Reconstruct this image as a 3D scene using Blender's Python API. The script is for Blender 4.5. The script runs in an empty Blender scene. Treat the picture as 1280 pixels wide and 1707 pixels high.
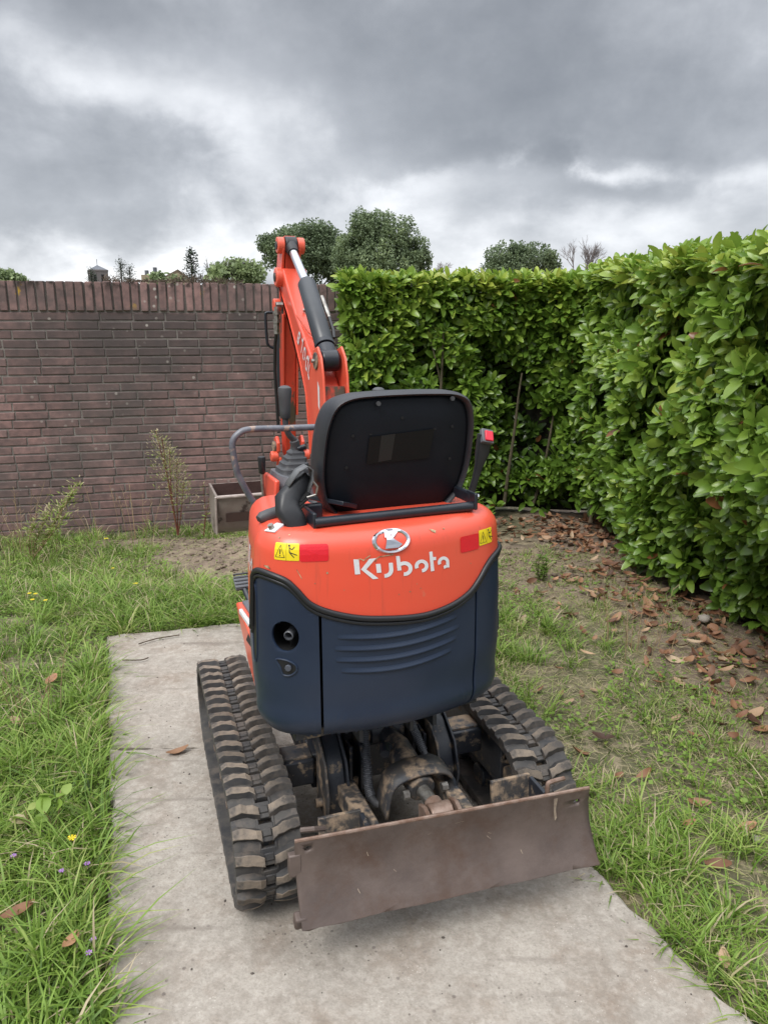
import bpy, bmesh, math, random
import numpy as np
from mathutils import Vector, Matrix, Euler
from mathutils.geometry import tessellate_polygon
random.seed(7); RG = np.random.default_rng(7)
R = math.radians
scn = bpy.context.scene
COL = scn.collection

# ------------------------------------------------------------------ camera
CAMH = 1.617
cd = bpy.data.cameras.new('camera'); cam = bpy.data.objects.new('camera', cd); COL.objects.link(cam)
cam.location = (0, 0, CAMH); cam.rotation_euler = (R(90 - 14.3), 0, 0)
cd.sensor_fit = 'VERTICAL'; cd.sensor_height = 24; cd.lens = 1233 / 1707 * 24
cd.clip_start = .05; cd.clip_end = 3000
scn.camera = cam

# ------------------------------------------------------------------ sky + sun
SUN_EL, SUN_AZ = 52, 215          # compass azimuth of the sun (0 = +Y, clockwise)
w = bpy.data.worlds.new('World'); scn.world = w; w.use_nodes = True
NT = w.node_tree; N = NT.nodes; L = NT.links
for n in list(N): N.remove(n)
def mth(op, a, b=None, c=None, clamp=False):
    n = N.new('ShaderNodeMath'); n.operation = op; n.use_clamp = clamp
    for i, v in enumerate((a, b, c)):
        if v is None: continue
        if isinstance(v, (int, float)): n.inputs[i].default_value = v
        else: L.new(v, n.inputs[i])
    return n.outputs[0]
tc = N.new('ShaderNodeTexCoord')
sx = N.new('ShaderNodeSeparateXYZ'); L.new(tc.outputs['Generated'], sx.inputs[0])
X, Y, Z = sx.outputs
# cloud sheet seen in perspective: project the direction on a plane overhead
zz = mth('ADD', mth('MAXIMUM', Z, 0.0), 0.42)
cx = N.new('ShaderNodeCombineXYZ'); L.new(mth('DIVIDE', X, zz), cx.inputs[0]); L.new(mth('DIVIDE', Y, zz), cx.inputs[1])
def noise(vec, sc, det, rough=.55, dist=0., off=(0, 0, 0)):
    mp = N.new('ShaderNodeMapping'); L.new(vec, mp.inputs[0]); mp.inputs['Location'].default_value = off
    n = N.new('ShaderNodeTexNoise'); L.new(mp.outputs[0], n.inputs['Vector'])
    n.inputs['Scale'].default_value = sc; n.inputs['Detail'].default_value = det
    n.inputs['Roughness'].default_value = rough; n.inputs['Distortion'].default_value = dist
    return n.outputs['Fac']
n1 = noise(cx.outputs[0], 1.25, 7, .50, .10, (3.1, 1.7, 0))
n2 = noise(cx.outputs[0], 3.2, 8, .54, .10, (8.3, 2.2, 1))
n3 = noise(tc.outputs['Generated'], 9.0, 9, .58, .1, (1.3, 0, 0))
n4 = noise(cx.outputs[0], 4.6, 9, .56, .05, (2.3, 7.2, 3))
az = mth('ARCTAN2', X, Y); el = mth('ARCSINE', Z)
azd = mth('ADD', mth('MULTIPLY', az, 57.3), mth('MULTIPLY', mth('SUBTRACT', n3, .5), 20.))
eld = mth('ADD', mth('MULTIPLY', el, 57.3), mth('MULTIPLY', mth('SUBTRACT', n2, .5), 12.))
def blob(a, e, sa, se, k):
    d = mth('ADD', mth('POWER', mth('ABSOLUTE', mth('DIVIDE', mth('SUBTRACT', azd, a), sa)), 2.), mth('POWER', mth('ABSOLUTE', mth('DIVIDE', mth('SUBTRACT', eld, e), se)), 2.))
    return mth('MULTIPLY', mth('EXPONENT', mth('MULTIPLY', d, -1.)), k)
val = mth('MULTIPLY_ADD', mth('SUBTRACT', n1, .5), .80, .37)
val = mth('ADD', val, mth('MULTIPLY', mth('SUBTRACT', n2, .5), .42))
val = mth('ADD', val, mth('MULTIPLY', mth('SUBTRACT', n3, .5), .45))
for b in ((-20, 15.0, 8, 2.4, .34), (-10, 13.2, 5, 2.2, .24), (-27, 17, 4, 2, .16), (-6, 6.8, 5, 1.6, .22), (4, 8.2, 6, 1.8, .20), (-30, 10, 5, 3, .06), (14, 10.0, 3.2, 1.6, .36), (24, 9.3, 5, 1.8, .26), (-1, 9.4, 6, 1.7, .25), (16, 10.4, 3, 1.2, .22),
          (-18, 8.6, 6, 2.2, -.05), (2, 16, 12, 4.0, -.15), (20, 15.5, 12, 4.5, -.12), (-20, 21, 16, 2.6, -.20), (19, 6.5, 7, 1.3, .05), (-17, 3.8, 14, 2.2, .48), (14, 4.4, 16, 2.4, .42), (6,11.3,6,1.6,-.12)):
    val = mth('ADD', val, blob(*b))
# thicker cloud low down, lighter towards the zenith as in any overcast sky
hi = mth('MULTIPLY', mth('SMOOTH_MIN', mth('MAXIMUM', mth('SUBTRACT', Z, .36), 0.), .6, .1), .95)
val = mth('MULTIPLY', mth('SMOOTH_MAX', mth('MINIMUM', mth('ADD', val, hi), 1.05), .20, .35), mth('MULTIPLY_ADD', mth('SUBTRACT', n4, .5), .85, 1.0))
cr = N.new('ShaderNodeValToRGB'); L.new(val, cr.inputs[0])
e = cr.color_ramp.elements
e[0].position = .10; e[0].color = (.150, .165, .190, 1)
e[1].position = 1.0; e[1].color = (.98, .985, 1.0, 1)
m = e.new(.45); m.color = (.40, .42, .455, 1)
m = e.new(.75); m.color = (.70, .72, .755, 1)
bgc = N.new('ShaderNodeBackground'); L.new(cr.outputs[0], bgc.inputs[0]); L.new(mth('MULTIPLY_ADD', mth('SMOOTH_MIN', mth('MAXIMUM', mth('SUBTRACT', Z, .38), 0.), .5, .1), 2.4, .80), bgc.inputs[1])
sky = N.new('ShaderNodeTexSky'); sky.sky_type = 'NISHITA'; sky.sun_disc = False
sky.sun_elevation = R(SUN_EL); sky.sun_rotation = R(SUN_AZ)
bgs = N.new('ShaderNodeBackground'); L.new(sky.outputs[0], bgs.inputs[0]); bgs.inputs[1].default_value = .005
ad = N.new('ShaderNodeAddShader'); L.new(bgc.outputs[0], ad.inputs[0]); L.new(bgs.outputs[0], ad.inputs[1])
wo = N.new('ShaderNodeOutputWorld'); L.new(ad.outputs[0], wo.inputs[0])
sd = bpy.data.lights.new('sun', 'SUN'); sun = bpy.data.objects.new('sun', sd); COL.objects.link(sun)
sd.energy = 1.5; sd.angle = R(24); sd.color = (1, .965, .91)
a_, e_ = R(SUN_AZ), R(SUN_EL)
sun.rotation_euler = Vector((math.sin(a_) * math.cos(e_), math.cos(a_) * math.cos(e_), math.sin(e_))).to_track_quat('Z', 'Y').to_euler()
scn.view_settings.view_transform = 'Standard'; scn.view_settings.look = 'None'
scn.view_settings.exposure = 0.62; scn.view_settings.gamma = 1; scn.view_settings.use_curve_mapping = False

# ------------------------------------------------------------------ materials
def material(name, c1, c2=None, scale=8., rough=.6, metal=0., bump=0., bscale=None, c3=None, s3=2., t3=(.55, .62), objr=0., attr=None, attrc=None,
             detail=6, lo=.35, hi=.65, coord='Object', spec=.5, transl=0., rough2=None, coat=0., stretch=None, bdist=.004):
    m = bpy.data.materials.new(name); m.use_nodes = True
    nt = m.node_tree; n = nt.nodes; l = nt.links
    p = n['Principled BSDF']; p.inputs['Roughness'].default_value = rough; p.inputs['Metallic'].default_value = metal
    p.inputs['Specular IOR Level'].default_value = spec
    if coat: p.inputs['Coat Weight'].default_value = coat; p.inputs['Coat Roughness'].default_value = .25
    if coord == 'World': src = n.new('ShaderNodeNewGeometry').outputs['Position']
    else: src = n.new('ShaderNodeTexCoord').outputs[coord]
    if stretch:
        mp = n.new('ShaderNodeMapping'); l.new(src, mp.inputs[0]); mp.inputs['Scale'].default_value = stretch; src = mp.outputs[0]
    def nz(s, d=detail, r=.6):
        t = n.new('ShaderNodeTexNoise'); l.new(src, t.inputs['Vector']); t.inputs['Scale'].default_value = s
        t.inputs['Detail'].default_value = d; t.inputs['Roughness'].default_value = r; return t.outputs['Fac']
    def mp_(v, a, b):
        t = n.new('ShaderNodeMapRange'); l.new(v, t.inputs[0]); t.inputs[1].default_value = a; t.inputs[2].default_value = b; return t.outputs[0]
    def mix(f, a, b):
        t = n.new('ShaderNodeMix'); t.data_type = 'RGBA'; l.new(f, t.inputs['Factor']) if not isinstance(f, float) else setattr(t.inputs['Factor'], 'default_value', f)
        for s, v in (('A', a), ('B', b)):
            k = [q for q in t.inputs if q.name == s and q.type == 'RGBA'][0]
            if isinstance(v, tuple): k.default_value = (*v[:3], 1)
            else: l.new(v, k)
        return [q for q in t.outputs if q.type == 'RGBA'][0]
    col = c1; f1 = None
    if c2:
        f1 = mp_(nz(scale), lo, hi); col = mix(f1, c1, c2)
    if attr:
        at = n.new('ShaderNodeAttribute'); at.attribute_name = attr
        rmp = n.new('ShaderNodeValToRGB'); l.new(at.outputs['Fac'], rmp.inputs[0])
        el_ = rmp.color_ramp.elements
        while len(el_) > 1: el_.remove(el_[-1])
        el_[0].position = attrc[0][0]; el_[0].color = (*attrc[0][1], 1)
        for pos, cc in attrc[1:]: q = el_.new(pos); q.color = (*cc, 1)
        if c2:
            t = n.new('ShaderNodeMix'); t.data_type = 'RGBA'; t.blend_type = 'MULTIPLY'; t.inputs['Factor'].default_value = 1
            ks = [q for q in t.inputs if q.type == 'RGBA']; l.new(rmp.outputs[0], ks[0]); l.new(col, ks[1]); col = [q for q in t.outputs if q.type == 'RGBA'][0]
        else: col = rmp.outputs[0]
    if objr:
        oi = n.new('ShaderNodeObjectInfo'); hv = n.new('ShaderNodeHueSaturation')
        l.new(mp_(oi.outputs['Random'], 0, 1), hv.inputs['Value']); mr = hv.inputs['Value'].links[0].from_node
        mr.inputs[3].default_value = 1 - objr; mr.inputs[4].default_value = 1 + objr
        if isinstance(col, tuple): hv.inputs['Color'].default_value = (*col[:3], 1)
        else: l.new(col, hv.inputs['Color'])
        col = hv.outputs[0]
    if c3:
        f3 = mp_(nz(s3, 8, .68), *t3); col = mix(f3, col, c3)
        if rough2 is not None:
            t = n.new('ShaderNodeMix'); t.data_type = 'FLOAT'; l.new(f3, t.inputs[0]); t.inputs[2].default_value = rough; t.inputs[3].default_value = rough2
            l.new(t.outputs[0], p.inputs['Roughness'])
    if isinstance(col, tuple): p.inputs['Base Color'].default_value = (*col[:3], 1)
    else: l.new(col, p.inputs['Base Color'])
    if bump:
        b = n.new('ShaderNodeBump'); b.inputs['Strength'].default_value = bump; b.inputs['Distance'].default_value = bdist
        l.new(nz(bscale or scale * 3, 8), b.inputs['Height']); l.new(b.outputs[0], p.inputs['Normal'])
    if transl:
        tb = n.new('ShaderNodeBsdfTranslucent'); ms = n.new('ShaderNodeMixShader'); ms.inputs[0].default_value = transl
        if isinstance(col, tuple): tb.inputs[0].default_value = (*col[:3], 1)
        else: l.new(col, tb.inputs[0])
        l.new(p.outputs[0], ms.inputs[1]); l.new(tb.outputs[0], ms.inputs[2])
        l.new(ms.outputs[0], n['Material Output'].inputs['Surface'])
    m['n'] = 1
    return m
M = {}
M['orange'] = material('orange_paint', (.76, .082, .042), (.71, .095, .052), 3, .34, c3=(.60, .16, .09), s3=9, t3=(.66, .72), coat=.3, bump=.05, bscale=3, rough2=.6)
def streaks(m):
    nt = m.node_tree; n = nt.nodes; l = nt.links; p = n['Principled BSDF']; src = p.inputs['Base Color'].links[0].from_socket
    t = n.new('ShaderNodeTexCoord'); mp = n.new('ShaderNodeMapping'); l.new(t.outputs['Object'], mp.inputs[0]); mp.inputs['Scale'].default_value = (60, 60, 3.2)
    z = n.new('ShaderNodeTexNoise'); l.new(mp.outputs[0], z.inputs['Vector']); z.inputs['Scale'].default_value = 1; z.inputs['Detail'].default_value = 3
    mr = n.new('ShaderNodeMapRange'); l.new(z.outputs[0], mr.inputs[0]); mr.inputs[1].default_value = .60; mr.inputs[2].default_value = .74; mr.inputs[4].default_value = .38
    x = n.new('ShaderNodeMix'); x.data_type = 'RGBA'; l.new(mr.outputs[0], x.inputs['Factor']); ks = [q for q in x.inputs if q.type == 'RGBA']; l.new(src, ks[0]); ks[1].default_value = (.36, .07, .045, 1)
    l.new([q for q in x.outputs if q.type == 'RGBA'][0], p.inputs['Base Color'])
streaks(M['orange'])
M['orange_worn'] = material('worn_orange_paint', (.72, .075, .028), (.62, .085, .035), 5, .42, c3=(.12, .06, .035), s3=22, t3=(.60, .63), bump=.1, bscale=40)
M['orange_faded'] = material('faded_orange_paint', (.80, .13, .075), (.72, .10, .05), 4, .38, c3=(.45, .30, .25), s3=30, t3=(.68, .71), coat=.2, bump=.04, bscale=20)
M['orange_dark'] = material('dark_orange_paint', (.60, .05, .02), (.42, .04, .018), 8, .5, c3=(.07, .05, .03), s3=9, t3=(.50, .57), stretch=(1, 1, .4))  # darker than the main orange, with brown blotches stretched upright
M['navy'] = material('navy_plastic', (.013, .023, .048), (.018, .030, .057), 5, .38, spec=.42, c3=(.11, .125, .15), s3=85, t3=(.70, .76), bump=.06, bscale=300, bdist=.001)
M['navy_dusty'] = material('dusty_navy_metal', (.05, .06, .085), (.10, .10, .11), 9, .55, bump=.1, bscale=60)
M['gasket'] = material('rubber_gasket', (.012, .013, .016), None, rough=.42)
M['black'] = material('black_plastic', (.014, .015, .018), (.022, .023, .026), 20, .42, bump=.1, bscale=200, bdist=.001)
M['black_metal'] = material('black_painted_steel', (.012, .015, .022), (.02, .025, .034), 8, .33, c3=(.16, .15, .13), s3=45, t3=(.70, .74), bump=.05)
M['vinyl'] = material('seat_vinyl', (.020, .022, .028), (.028, .030, .036), 12, .46, bump=.22, bscale=260, bdist=.0012)
M['seat_shell'] = material('seat_shell_plastic', (.0055, .0075, .012), (.007, .009, .015), 4, .62, spec=.25, c3=(.011, .014, .019), s3=3, t3=(.5, .7), bump=.05, bscale=120, bdist=.001)
M['patch'] = material('glue_patch', (.0068, .0072, .008), (.006, .0065, .007), 14, .64, spec=.25)
M['void'] = material('dark_opening', (.004, .004, .005), None, rough=.8)
M['rust'] = material('rusty_blade_steel', (.088, .066, .058), (.135, .103, .090), 7, .5, metal=.2, c3=(.085, .052, .038), s3=5.5, t3=(.46, .64), bump=.28, bscale=60, rough2=.7)
M['rust_light'] = material('bare_rubbed_steel', (.30, .22, .18), (.17, .10, .07), 30, .45, metal=.3)
M['grimy'] = material('grimy_black_steel', (.014, .018, .027), (.028, .031, .038), 9, .42, c3=(.22, .17, .12), s3=22, t3=(.555, .64), bump=.3, bscale=50, rough2=.8)
M['muddy'] = material('muddy_steel', (.026, .032, .042), (.075, .066, .058), 14, .5, c3=(.30, .22, .15), s3=17, t3=(.47, .60), bump=.35, bscale=60, rough2=.9)
M['rubber'] = material('track_rubber', (.026, .026, .028), (.060, .055, .050), 20, .62, c3=(.095, .080, .068), s3=14, t3=(.50, .62), bump=.35, bscale=50)
M['lug'] = material('dried_mud_on_rubber', (.200, .160, .122), (.090, .078, .068), 24, .85, c3=(.060, .054, .050), s3=16, t3=(.50, .60), bump=.55, bscale=110, objr=.28)
M['barrel'] = material('cylinder_barrel_paint', (.030, .035, .042), (.04, .046, .054), 10, .36, c3=(.16, .15, .14), s3=60, t3=(.72, .76))
M['chrome'] = material('chromed_steel', (.75, .76, .80), None, rough=.12, metal=1.)
M['rod'] = material('hydraulic_rod_steel', (.72, .74, .80), None, rough=.28, metal=.85)
M['steel'] = material('zinc_steel', (.42, .41, .38), (.22, .20, .18), 60, .35, metal=.8)
M['grey_plastic'] = material('grey_console_plastic', (.10, .105, .12), (.15, .155, .17), 10, .45, bump=.1, bscale=90)
M['charcoal'] = material('charcoal_grip', (.045, .047, .052), (.07, .072, .078), 14, .55, bump=.1, bscale=200)
M['webbing'] = material('seatbelt_webbing', (.085, .09, .098), (.14, .145, .15), 30, .75)
M['rail'] = material('worn_grab_rail_paint', (.085, .090, .115), (.17, .175, .20), 22, .34, c3=(.34, .25, .20), s3=16, t3=(.58, .61), bump=.2, bscale=40, stretch=(1, 1, 1))
M['white'] = material('white_decal', (.72, .72, .74), (.62, .63, .66), 40, .45)
M['yellow'] = material('yellow_decal', (.80, .62, .015), None, rough=.4)
M['reflector'] = material('red_reflector', (.72, .010, .022), (.62, .008, .02), 300, .25, coat=.4)
M['ink'] = material('black_print', (.02, .02, .02), None, rough=.5)
M['buckle_red'] = material('red_button', (.70, .03, .06), None, rough=.35)
M['bucket'] = material('worn_bucket_steel', (.24, .205, .18), (.15, .11, .095), 7, .6, metal=.1, c3=(.05, .032, .028), s3=10, t3=(.56, .62), bump=.3, bscale=40)
M['bucket_rim'] = material('rubbed_bucket_rim', (.46, .40, .37), (.30, .25, .22), 30, .5)
M['bucket_in'] = material('bucket_inside_steel', (.055, .032, .028), (.09, .05, .042), 9, .65, bump=.3, bscale=40)
M['chip'] = material('chipped_paint', (.55, .42, .25), (.12, .07, .04), 60, .7)
M['concrete'] = material('old_concrete', (.385, .350, .305), (.27, .243, .21), 2.4, .9, c3=(.225, .175, .135), s3=5.0, t3=(.48, .72), bump=.8, bscale=90, coord='World', bdist=.004)
def brick_mat():
    m = material('weathered_brick', (.285, .172, .158), (.165, .108, .102), 13, .85, bump=.5, bscale=50, coord='World', objr=.22, c3=(.095, .078, .074), s3=1.5, t3=(.40, .70), bdist=.003)
    # grime runs down from the coping, pale lichen dots, a few yellow lichen patches
    nt = m.node_tree; n = nt.nodes; l = nt.links; p = n['Principled BSDF']
    src = p.inputs['Base Color'].links[0].from_socket
    g = n.new('ShaderNodeNewGeometry'); s = n.new('ShaderNodeSeparateXYZ'); l.new(g.outputs['Position'], s.inputs[0])
    at = n.new('ShaderNodeAttribute'); at.attribute_name = 'tint'
    def mr(v, a, b, c=0, d=1):
        t = n.new('ShaderNodeMapRange'); l.new(v, t.inputs[0]); t.inputs[1].default_value = a; t.inputs[2].default_value = b; t.inputs[3].default_value = c; t.inputs[4].default_value = d; return t.outputs[0]
    def mul(a, b):
        t = n.new('ShaderNodeMath'); t.operation = 'MULTIPLY'; l.new(a, t.inputs[0]); l.new(b, t.inputs[1]); return t.outputs[0]
    def mix(f, a, c):
        t = n.new('ShaderNodeMix'); t.data_type = 'RGBA'; l.new(f, t.inputs['Factor']); ks = [q for q in t.inputs if q.type == 'RGBA']; l.new(a, ks[0]); ks[1].default_value = (*c, 1)
        return [q for q in t.outputs if q.type == 'RGBA'][0]
    mp = n.new('ShaderNodeMapping'); l.new(g.outputs['Position'], mp.inputs[0]); mp.inputs['Scale'].default_value = (2.6, 2.6, .8)
    nz = n.new('ShaderNodeTexNoise'); l.new(mp.outputs[0], nz.inputs['Vector']); nz.inputs['Scale'].default_value = 1.; nz.inputs['Detail'].default_value = 7
    f = mul(mul(mr(s.outputs[2], .95, 1.45), mr(s.outputs[2], 1.75, 1.68)), mr(nz.outputs[0], .30, .60, .1, .80))
    c = mix(f, src, (.062, .053, .052))
    v = n.new('ShaderNodeTexVoronoi'); l.new(g.outputs['Position'], v.inputs['Vector']); v.inputs['Scale'].default_value = 14; v.inputs['Randomness'].default_value = 1
    n2 = n.new('ShaderNodeTexNoise'); l.new(g.outputs['Position'], n2.inputs['Vector']); n2.inputs['Scale'].default_value = 3.5; n2.inputs['Detail'].default_value = 3
    dots = mul(mul(mr(v.outputs['Distance'], .20, .13), mr(n2.outputs[0], .50, .62)), mr(s.outputs[2], .8, 1.7, .35, 1))
    c = mix(dots, c, (.46, .42, .38))
    n3 = n.new('ShaderNodeTexNoise'); l.new(g.outputs['Position'], n3.inputs['Vector']); n3.inputs['Scale'].default_value = 4.3; n3.inputs['Detail'].default_value = 6
    yl = mul(mr(n3.outputs[0], .67, .70), mr(s.outputs[2], 1.72, 1.80))
    c = mix(yl, c, (.42, .26, .03))
    # soft dark mottling towards the tops of the coping bricks
    n4 = n.new('ShaderNodeTexNoise'); l.new(g.outputs['Position'], n4.inputs['Vector']); n4.inputs['Scale'].default_value = 13; n4.inputs['Detail'].default_value = 5
    c = mix(mul(mr(s.outputs[2], 1.86, 1.94), mr(n4.outputs[0], .50, .60)), c, (.03, .02, .016))
    l.new(c, p.inputs['Base Color'])
    return m
M['brick'] = brick_mat()
M['mortar'] = material('old_mortar', (.27, .245, .225), (.18, .16, .145), 7, .95, c3=(.085, .074, .068), s3=2.2, t3=(.42, .68), bump=.8, bscale=90, coord='World')
GREENS = [(0, (.045, .085, .020)), (.35, (.120, .215, .032)), (.7, (.225, .345, .060)), (.86, (.32, .38, .11)), (.93, (.40, .34, .20)), (1, (.50, .42, .28))]
M['grass'] = material('grass_blades', (1, 1, 1), None, rough=.5, attr='tint', attrc=GREENS, transl=.30, spec=.35)
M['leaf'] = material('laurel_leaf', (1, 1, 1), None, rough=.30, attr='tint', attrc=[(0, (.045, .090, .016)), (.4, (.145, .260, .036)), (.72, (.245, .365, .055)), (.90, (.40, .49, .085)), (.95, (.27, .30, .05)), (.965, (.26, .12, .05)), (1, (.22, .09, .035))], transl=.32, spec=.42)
M['hedge_core'] = material('hedge_shade_core', (.012, .014, .007), (.022, .018, .012), 14, .95, bump=1., bscale=30)  # near-black colour standing in for the shade inside the hedges
M['bark'] = material('hedge_branch_bark', (.11, .085, .055), (.06, .055, .03), 30, .85, bump=.5)
M['litter'] = material('dead_leaf', (1, 1, 1), None, rough=.55, attr='tint', attrc=[(0, (.085, .045, .030)), (.5, (.24, .115, .062)), (.8, (.34, .19, .105)), (1, (.48, .36, .24))], objr=.25, spec=.4, transl=.1)
M['twig'] = material('dry_twig', (.10, .07, .045), (.055, .04, .028), 20, .8)
M['straw'] = material('dry_stalk', (.34, .26, .15), (.26, .17, .09), 20, .8)
M['redstem'] = material('red_weed_stem', (.16, .038, .024), (.10, .05, .025), 20, .7)
M['tree'] = material('far_tree_leaves', (1, 1, 1), None, rough=.6, attr='tint', attrc=[(0, (.07, .10, .055)), (.6, (.17, .23, .12)), (1, (.31, .39, .18))], transl=.3)  # pale, greyed leaf ramp with distance haze mixed into the colour
M['treetrunk'] = material('far_tree_bark', (.09, .075, .06), None, rough=.9)
M['conifer'] = material('conifer_needles', (1, 1, 1), None, rough=.6, attr='tint', attrc=[(0, (.018, .035, .018)), (1, (.055, .085, .045))])
M['flower'] = material('yellow_petals', (.75, .60, .02), None, rough=.6)
M['purple'] = material('purple_petals', (.42, .22, .55), None, rough=.6)
M['clod'] = material('soil_clods', (.20, .155, .115), (.13, .095, .07), 18, .95, bump=.6, bscale=60, coord='World')
M['grit'] = material('dark_grit', (.05, .04, .035), (.12, .10, .085), 30, .9, coord='World')
M['tower'] = material('church_brick', (.17, .15, .15), (.13, .12, .125), .4, .9)
M['tower_roof'] = material('lead_roof', (.12, .13, .15), None, rough=.7)
M['house_wall'] = material('house_render', (.30, .25, .17), None, rough=.9)
M['roof_tile'] = material('roof_tiles', (.17, .13, .09), (.12, .09, .065), 3, .85)

# ------------------------------------------------------------------ helpers
def tag(o, label=None, cat=None, group=None, kind=None):
    for k, v in (('label', label), ('category', cat), ('group', group), ('kind', kind)):
        if v: o[k] = v
    return o
def empty(name, label, cat, loc=(0, 0, 0), rz=0., group=None):
    o = bpy.data.objects.new(name, None); COL.objects.link(o); o.location = loc; o.rotation_euler = (0, 0, rz)
    o.empty_display_size = .1
    return tag(o, label, cat, group)
def addobj(name, me, mat, parent=None, ml=None):
    o = bpy.data.objects.new(name, me); COL.objects.link(o)
    if mat is not None and not me.materials: me.materials.append(mat)
    if parent: o.parent = parent
    if ml is not None: o.matrix_local = ml
    return o
def mesh(name, V, F, smooth=False, attrs=None):
    me = bpy.data.meshes.new(name); me.from_pydata([tuple(v) for v in V], [], [tuple(f) for f in F]); me.update()
    if smooth: me.polygons.foreach_set('use_smooth', [True] * len(me.polygons))
    return me
def npmesh(name, V, faces_list, tint=None, smooth=False):
    """V (n,3); faces_list = list of (m,k) int arrays"""
    me = bpy.data.meshes.new(name); V = np.asarray(V, np.float32)
    me.vertices.add(len(V)); me.vertices.foreach_set('co', V.ravel())
    tot = np.concatenate([np.full(len(f), f.shape[1]) for f in faces_list]); idx = np.concatenate([f.ravel() for f in faces_list])
    me.loops.add(len(idx)); me.loops.foreach_set('vertex_index', idx.astype(np.int32))
    me.polygons.add(len(tot)); st = np.concatenate([[0], np.cumsum(tot)[:-1]])
    me.polygons.foreach_set('loop_start', st.astype(np.int32)); me.polygons.foreach_set('loop_total', tot.astype(np.int32))
    if smooth: me.polygons.foreach_set('use_smooth', np.ones(len(tot), bool))
    if tint is not None:
        a = me.attributes.new('tint', 'FLOAT', 'POINT'); a.data.foreach_set('value', np.asarray(tint, np.float32))
    me.update(calc_edges=True); return me
class MB:
    def __init__(s): s.v = []; s.f = []
    def add(s, V, F):
        o = len(s.v); s.v += [Vector(v) for v in V]; s.f += [tuple(i + o for i in f) for f in F]; return s
    def box(s, c, d, rot=None):
        V = [Vector((x * d[0] / 2, y * d[1] / 2, z * d[2] / 2)) for x in (-1, 1) for y in (-1, 1) for z in (-1, 1)]
        if rot: q = Euler(rot).to_matrix(); V = [q @ v for v in V]
        return s.add([v + Vector(c) for v in V], [(0, 1, 3, 2), (4, 6, 7, 5), (0, 4, 5, 1), (2, 3, 7, 6), (0, 2, 6, 4), (1, 5, 7, 3)])
    def hexa(s, bot, top):
        return s.add(list(bot) + list(top), [(3, 2, 1, 0), (4, 5, 6, 7), (0, 1, 5, 4), (1, 2, 6, 5), (2, 3, 7, 6), (3, 0, 4, 7)])
    def tube(s, pts, r, n=12, cap=True):
        pts = [Vector(p) for p in pts]; k = len(pts); rr = r if isinstance(r, (list, tuple)) else [r] * k
        up = None; V = []; F = []
        for i, p in enumerate(pts):
            t = (pts[min(i + 1, k - 1)] - pts[max(i - 1, 0)]).normalized()
            if up is None:
                up = Vector((0, 0, 1)) if abs(t.z) < .9 else Vector((1, 0, 0))
            u = t.cross(up).normalized(); w_ = u.cross(t).normalized(); up = w_
            for j in range(n):
                a = 2 * math.pi * j / n; V.append(p + u * math.cos(a) * rr[i] + w_ * math.sin(a) * rr[i])
        for i in range(k - 1):
            for j in range(n): F.append((i * n + j, i * n + (j + 1) % n, (i + 1) * n + (j + 1) % n, (i + 1) * n + j))
        if cap: F.append(tuple(range(n))[::-1]); F.append(tuple((k - 1) * n + j for j in range(n)))
        # outward orientation
        s.add(V, [f[::-1] for f in F]); return s
    def prism(s, poly, x0, x1):   # poly in (y,z), extruded along x
        n = len(poly); V = [(x0, y, z) for y, z in poly] + [(x1, y, z) for y, z in poly]
        F = [tuple(range(n)), tuple(range(2 * n - 1, n - 1, -1))] + [(i, i + n, (i + 1) % n + n, (i + 1) % n) for i in range(n)]
        return s.add(V, F)
    def grid(s, P, closed=False):  # P rows x cols of points
        r, c = len(P), len(P[0]); V = [p for row in P for p in row]; F = []
        for i in range(r - 1):
            for j in range(c if closed else c - 1):
                F.append((i * c + j, i * c + (j + 1) % c, (i + 1) * c + (j + 1) % c, (i + 1) * c + j))
        return s.add(V, F)
    def build(s, name, mat, parent=None, ml=None, bevel=0., smooth=True, ang=38, solid=0., seg=2, sub=0, fix=True):
        me = mesh(name, s.v, s.f)
        bm = bmesh.new(); bm.from_mesh(me)
        if fix: bmesh.ops.recalc_face_normals(bm, faces=bm.faces)
        bm.to_mesh(me); bm.free()
        if smooth:
            me.polygons.foreach_set('use_smooth', [True] * len(me.polygons)); me.set_sharp_from_angle(angle=R(ang))
        o = addobj(name, me, mat, parent, ml)
        if solid: m_ = o.modifiers.new('s', 'SOLIDIFY'); m_.thickness = solid; m_.offset = -1
        if bevel:
            m_ = o.modifiers.new('b', 'BEVEL'); m_.width = bevel; m_.segments = seg; m_.limit_method = 'ANGLE'; m_.angle_limit = R(40); m_.harden_normals = False
        if sub: m_ = o.modifiers.new('u', 'SUBSURF'); m_.levels = sub; m_.render_levels = sub
        return o
def crom(P, n=6, closed=False):
    P = [Vector(p) for p in P]; k = len(P); out = []
    rng = range(k) if closed else range(k - 1)
    for i in rng:
        if closed: a, b, c, d = P[(i - 1) % k], P[i], P[(i + 1) % k], P[(i + 2) % k]
        else: a, b, c, d = P[max(i - 1, 0)], P[i], P[i + 1], P[min(i + 2, k - 1)]
        for j in range(n):
            t = j / n; out.append(.5 * ((2 * b) + (c - a) * t + (2 * a - 5 * b + 4 * c - d) * t * t + (3 * b - a - 3 * c + d) * t ** 3))
    if not closed: out.append(P[-1])
    return out
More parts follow.
